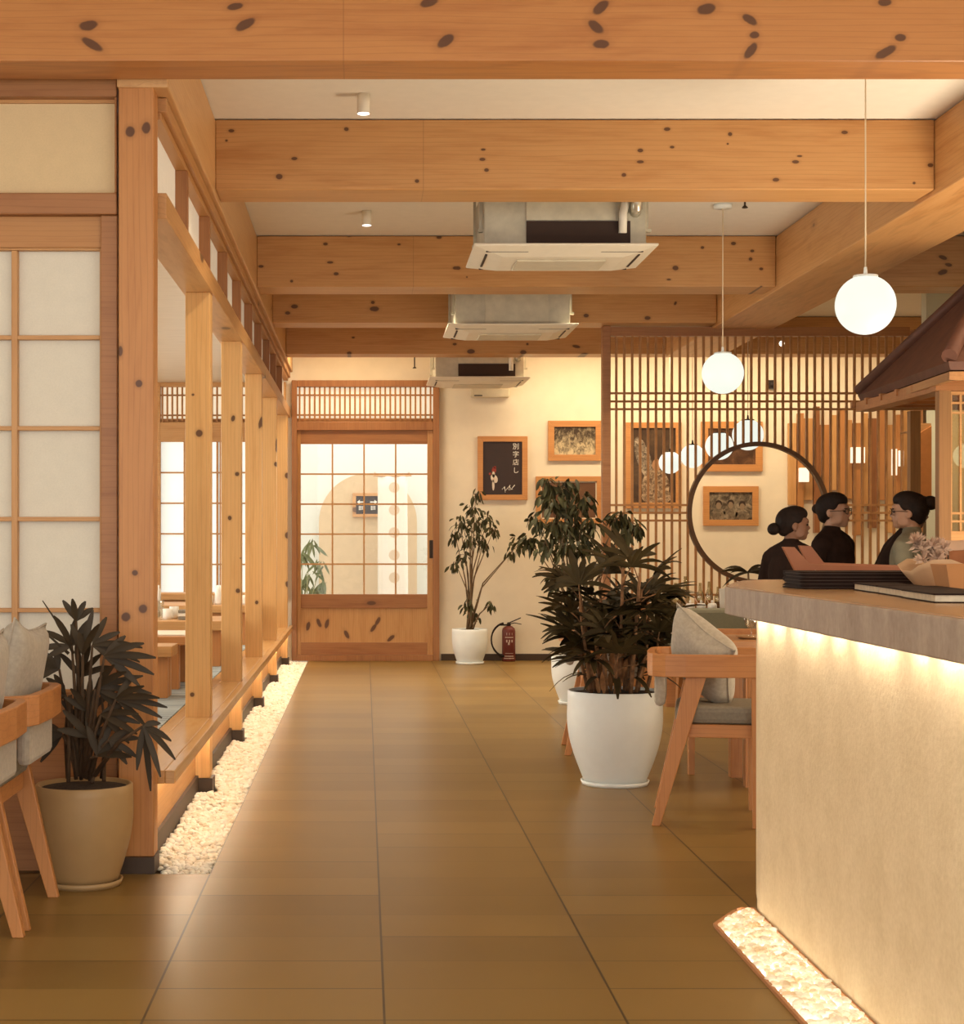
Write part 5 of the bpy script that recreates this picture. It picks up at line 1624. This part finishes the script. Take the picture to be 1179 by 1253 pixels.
lm.build('foliage', plain('bamboo_leaf', (.16, .19, .09), .6, var=.3), g); sm.build('stems', plain('bamboo_stem', (.3, .3, .15), .6), g)
# spidery plant behind the counter end
g = thing('spiky_plant', 'small dark spiky-leaved plant peeping over the counter end below the moon opening', 'plant', (X(915, 11.7), 11.7, 0))
pot(g, .11, .11, .08, .24, plain('dark_pot', (.06, .035, .025), .5)); lm, sm = MB(), MB()
sm.tube([(0, 0, .2), (.01, 0, .6), (0, 0, .98)], [.012, .010, .007], 7)
for ang in (5, 25, 40, 140, 160, 178, 15, 50, 150):
    a = math.radians(ang); blade(lm, Vector((0, R2.uniform(-.04, .04), .98)), Vector((math.cos(a), R2.uniform(-.5, .5), math.sin(a))), Vector((0, -1, .3)), R2.uniform(.16, .3), .024, R2.uniform(.3, .7), blunt=False)
lm.build('foliage', LEAF, g); sm.build('stem', STEM, g)

# ------------------------------------------------------------------ fire extinguisher
g = thing('fire_extinguisher', 'red fire extinguisher with black hose standing on the floor by the back wall', 'fire extinguisher', (bx(621), YB - .11, 0))
EXR = plain('extinguisher_red', (0.15, 0.028, 0.020), .4)
m = MB(); m.lathe([(0, .0), (.062, .0), (.066, .01), (.066, .30), (.060, .325), (.035, .345), (.02, .35), (0, .35)], 28, cap=False); m.build('cylinder', EXR, g)
m = MB(); m.lathe([(0, .349), (.018, .349), (.018, .375), (.010, .385), (0, .385)], 14, cap=False); m.box(-.085, .02, -.014, .014, .352, .366); m.build('valve', BLACK, g)
m = MB(); m.prism([(-.01, .378), (.0, .372), (.12, .425), (.118, .433)], 'y', -.012, .012); m.build('lever', BLACK, g)
m = MB(); m.prism([(-.01, .37), (.0, .364), (.06, .375), (.125, .362), (.125, .369), (.06, .383)], 'y', -.012, .012); m.build('handle', BLACK, g)
m = MB(); pts = []
for k in range(15):
    a = PI * .55 + PI * .92 * k / 14; pts.append((-.03 + .125 * math.cos(a) * (1.15), -.03, .215 + .165 * math.sin(a)))
m.tube(pts, [.010] * 5 + [.008] * 5 + [.010] * 3 + [.014, .016], 9); m.build('hose', BLACK, g)
m = MB()
def onr(x0, x1, z0, z1):
    n = 6; v = []
    for k in range(n + 1):
        x = x0 + (x1 - x0) * k / n
        for z in (z0, z1): v.append((x, -math.sqrt(.0668 ** 2 - x * x), z))
    m.add(v, [(2 * k, 2 * k + 2, 2 * k + 3, 2 * k + 1) for k in range(n)], 0, True)
for z0, z1, a in ((.235, .243, .04), (.05, .058, .045), (.028, .036, .05), (.08, .084, .04)): onr(-a, a, z0, z1)
for x in (-.03, -.004, .022): onr(x, x + .012, .19, .215); onr(x + .004, x + .008, .26, .285)
onr(-.012, .004, .165, .19)
m.build('label_marks', plain('label_white', (.62, .5, .42), .6), g)

# ------------------------------------------------------------------ people
SKIN = plain('brown_skin', (0.21, 0.100, 0.058), .55, var=.05)
SKIN2 = plain('fair_brown_skin', (0.34, 0.185, 0.115), .55, var=.05)
HAIR = plain('black_hair', (0.014, 0.008, 0.006), .65, var=.3, scale=50, spec=.15)
SHIRTB = plain('black_shirt', (0.022, 0.012, 0.009), .9, var=.2, scale=20, spec=.08)
SHIRTG = plain('grey_green_shirt', (0.17, 0.155, 0.105), .85, var=.12, scale=16)
TROUS = plain('dark_trousers', (0.02, 0.016, 0.015), .9)


def cap_(m, a, b, r0, r1, n=5):
    a, b = Vector(a), Vector(b)
    L = (b - a).length
    k = max(3, int(L / (min(r0, r1) * .5)))
    for i in range(k + 1):
        q = i / k; r = r0 + (r1 - r0) * q
        m.ell(a.lerp(b, q), (r, r, r), 10, 7)


def remesh(o, vox, smooth=4):
    r = o.modifiers.new('remesh', 'REMESH'); r.mode = 'VOXEL'; r.voxel_size = vox; r.use_smooth_shade = True
    s_ = o.modifiers.new('smooth', 'SMOOTH'); s_.iterations = smooth; s_.factor = .5
    return o


def person(label, loc, heading, H, skin, shirt, head_turn=0.0, lean=0.0, glasses=False, bun=(-.135, 0, 1.475), bunr=.044, arms=('down', 'down'), hairbig=1.0, chin=1.0):
    g = thing('person', label, 'person', loc, heading)
    s = H / 1.60
    HM = Matrix.Translation(Vector((-.01, 0, 1.36))) @ Matrix.Rotation(head_turn, 4, 'Z') @ Matrix.Translation(Vector((.01, 0, -1.36)))
    def hd(p): return HM @ Vector(p) - Vector((0, 0, .042))
    R3 = Matrix.Rotation(head_turn, 3, 'Z')
    def fin(m):
        out = []
        for x, y, z in m.v:
            k = max(0, (z - .85)) * lean
            out.append(((x + k) * s, y * s, z * s))
        m.v = out
        return m
    # the body, one surface
    b = MB()
    he = lambda c_, r: b.ell(hd(c_), r, 16, 11, 0, R3)
    he((-.012, 0, 1.512), (.094, .074, .086)); he((.025, 0, 1.468), (.066, .062, .085)); he((.040, 0, 1.435), (.052, .052, .052)); he((.062, 0, 1.402), (.028, .030, .022 * chin))
    he((.076, 0, 1.508), (.020, .046, .018)); he((.086, 0, 1.482), (.013, .011, .022)); he((.099, 0, 1.461), (.013, .013, .011)); he((.088, .012, 1.457), (.010, .008, .008)); he((.088, -.012, 1.457), (.010, .008, .008))
    he((.085, 0, 1.434), (.013, .022, .0065)); he((.083, 0, 1.423), (.013, .019, .0075)); he((.052, .035, 1.455), (.026, .022, .024)); he((.052, -.035, 1.455), (.026, .022, .024))
    for sy in (-1, 1):
        he((-.008, sy * .072, 1.470), (.020, .008, .030)); he((-.002, sy * .073, 1.449), (.011, .008, .012)); he((.03, sy * .05, 1.425), (.04, .012, .03))
    cap_(b, (-.025, 0, 1.27), hd((-.012, 0, 1.42)), .052, .046)
    b.ell((0, 0, 1.13), (.105, .150, .17), 18, 12); b.ell((.0, 0, .98), (.09, .125, .16), 18, 12); b.ell((-.01, 0, .86), (.11, .155, .12), 18, 12)
    cap_(b, (-.005, -.135, 1.225), (-.005, .135, 1.225), .052, .052)
    for sy in (-1, 1): cap_(b, (-.02, sy * .02, 1.29), (-.008, sy * .13, 1.238), .045, .042)
    J = {}
    for sy, pose in zip((-1, 1), arms):
        sh = Vector((-.005, sy * .172, 1.222))
        if pose == 'down': el, wr = Vector((-.03, sy * .215, .965)), Vector((.06, sy * .20, .745))
        elif pose == 'counter': el, wr = Vector((.06, sy * .225, .985)), Vector((.26, sy * .12, .955))
        else: el, wr = Vector((-.05, sy * .25, .985)), Vector((.16, sy * .15, .90))
        J[sy] = (sh, el, wr)
        cap_(b, sh, el, .044, .036); cap_(b, el, wr, .035, .024)
        d_ = (wr - el).normalized(); pd = wr + d_ * .045
        inw = Vector((0, -sy, 0)); sd = d_.cross(inw).normalized()
        b.ell(pd, (.036, .036, .036), 12, 8); b.ell(wr + d_ * .06, (.030, .030, .030), 12, 8)
        for q in range(4):
            o_ = sd * ((q - 1.5) * .0185); L = [.066, .076, .072, .056][q]
            k1 = pd + d_ * .03 + o_; k2 = k1 + d_ * (L * .5) + inw * .008; k3 = k2 + d_ * (L * .35) + inw * .026
            cap_(b, k1, k2, .0088, .008); cap_(b, k2, k3, .008, .0068)
        t1 = wr + d_ * .02 - sd * .030; t2 = t1 + d_ * .03 - sd * .022 + inw * .01; t3 = t2 + d_ * .03 + inw * .012
        cap_(b, t1, t2, .011, .0095); cap_(b, t2, t3, .0095, .008)
    for sy in (-1, 1):
        cap_(b, (-.01, sy * .08, .86), (.012, sy * .088, .46), .082, .054); cap_(b, (.012, sy * .088, .46), (-.015, sy * .09, .085), .052, .034); b.ell((.045, sy * .09, .036), (.12, .042, .036), 14, 8)
    remesh(fin(b).build('body', skin, g), .0078 * s, 3)
    # clothes
    m = MB()
    m.ell((0, 0, 1.13), (.122, .166, .185), 18, 12); m.ell((.002, 0, .99), (.112, .145, .17), 18, 12); m.ell((-.01, 0, .875), (.125, .168, .10), 18, 12)
    cap_(m, (-.005, -.135, 1.225), (-.005, .135, 1.225), .066, .066); cap_(m, (-.022, 0, 1.26), (-.016, 0, 1.310), .070, .062)
    for sy in (-1, 1):
        cap_(m, (-.02, sy * .02, 1.288), (-.008, sy * .14, 1.245), .062, .058)
        sh, el, wr = J[sy]; cap_(m, sh, el, .060, .050); cap_(m, el, el.lerp(wr, .62), .050, .042)
    remesh(fin(m).build('shirt', shirt, g), .010 * s, 3)
    m = MB(); m.ell((-.01, 0, .85), (.122, .167, .13), 18, 12)
    for sy in (-1, 1): cap_(m, (-.01, sy * .08, .84), (.012, sy * .088, .46), .096, .068); cap_(m, (.012, sy * .088, .46), (-.012, sy * .09, .10), .066, .056)
    remesh(fin(m).build('trousers', TROUS, g), .012 * s, 2)
    m = MB()
    hh = lambda c_, r: m.ell(hd(c_), r, 16, 11, 0, R3)
    hh((-.035, 0, 1.508), (.088 * hairbig, .081 * hairbig, .092)); hh((.0, 0, 1.552), (.088, .076, .056 * hairbig)); hh((.022, .026, 1.560), (.044, .042, .032)); hh((.022, -.026, 1.560), (.044, .042, .032)); hh((-.06, 0, 1.455), (.045, .058, .05))
    for sy in (-1, 1): hh((-.005, sy * .062, 1.522), (.052, .018, .038))
    remesh(fin(m).build('hair', HAIR, g), .0078 * s, 3)
    m = MB(); m.ell(hd(bun), (bunr, bunr * 1.05, bunr * .95), 16, 11, 0, R3); m.tube([hd((bun[0] + .03, .0, bun[2])), hd((bun[0] + .045, 0, bun[2]))], bunr * .55, 14)
    fin(m).build('hair_bun', HAIR, g)
    for sy in (-1, 1):
        m = MB(); m.ell(hd((.080, sy * .031, 1.482)), (.009, .014, .006), 10, 7, 0, R3); fin(m).build('eye', HAIR, g)
        m = MB(); m.ell(hd((.085, sy * .033, 1.499)), (.006, .019, .003), 10, 6, 0, R3); fin(m).build('eyebrow', HAIR, g)
    m = MB(); m.ell(hd((.096, 0, 1.4285)), (.004, .018, .0045), 10, 6, 0, R3); fin(m).build('lips', plain('lip_tone', (.20, .065, .045), .5), g)
    if glasses:
        m = MB()
        for sy in (-1, 1):
            ring = [hd((.103 - .010 * abs(math.cos(a)), sy * .034 + .026 * math.cos(a), 1.482 + .019 * math.sin(a))) for a in [2 * PI * k / 18 for k in range(19)]]
            m.tube(ring, .0026, 6, cap=False); m.tube([hd((.093, sy * .060, 1.486)), hd((.0, sy * .082, 1.482))], .0024, 6)
        m.tube([hd((.103, -.010, 1.486)), hd((.107, 0, 1.489)), hd((.103, .010, 1.486))], .0024, 6)
        fin(m).build('glasses', BRONZE, g)
    return g


YP = 10.2
person('woman in profile with a low black bun and black tunic, leftmost of the staff', (X(965, 10.0), 10.0, 0), .62, 1.44, SKIN, SHIRTB, head_turn=-.66, lean=.07, arms=('down', 'down'), bun=(-.128, 0, 1.455), bunr=.043)
person('woman in black tunic and glasses looking right, standing between the other staff', (X(1020, 10.45), 10.45, 0), -.75, 1.535, SKIN2, SHIRTB, head_turn=.15, arms=('down', 'down'), glasses=True, bun=(-.11, .0, 1.50), bunr=.035)
person('person in black leaning, head hidden behind the woman in grey-green', (X(1080, 10.75), 10.75, 0), .1, 1.52, SKIN, SHIRTB, arms=('down', 'down'), lean=.36, bun=(-.10, 0, 1.48), bunr=.03)
person('woman in a grey-green shirt with a high dark bun, rightmost of the staff', (X(1117, 9.7), 9.7, 0), 2.55, 1.52, SKIN2, SHIRTG, head_turn=.25, lean=.05, arms=('fwd', 'fwd'), glasses=True, bun=(-.130, 0, 1.535), bunr=.046, hairbig=1.04)

# small fittings behind the lattice
g = thing('wall_speaker', 'small black box speaker high on the wall behind the lattice', 'speaker', (bx(943), YB - .06, bz(476)))
m = MB(); m.box(-.038, .038, 0, .058, 0, .085); m.build('speaker_box', BLACK, g, bevel=.006)
m = MB(); m.lathe([(0, 0), (.026, 0), (.028, .004), (0, .006)], 20); m.v = [(x, -z - .001, y + .042) for x, y, z in m.v]; m.build('speaker_cone', plain('dark_cone', (.03, .022, .02), .7), g)
g = thing('spotlight', 'tiny lit spotlight on the beam seen through the top of the lattice', 'spotlight', (X(956, 15.3), 15.30, Z(421, 15.3)))
m = MB(); m.tube([(0, .045, .02), (0, .0, .02), (-.01, -.05, 0)], [.012, .020, .026], 12); m.build('spotlight_body', ACW, g)
m = MB(); m.ell((-.012, -.058, -.004), (.022, .010, .022), 12, 8); m.build('spotlight_lens', emit('spot_glow', (1, .95, .85), 6), g)
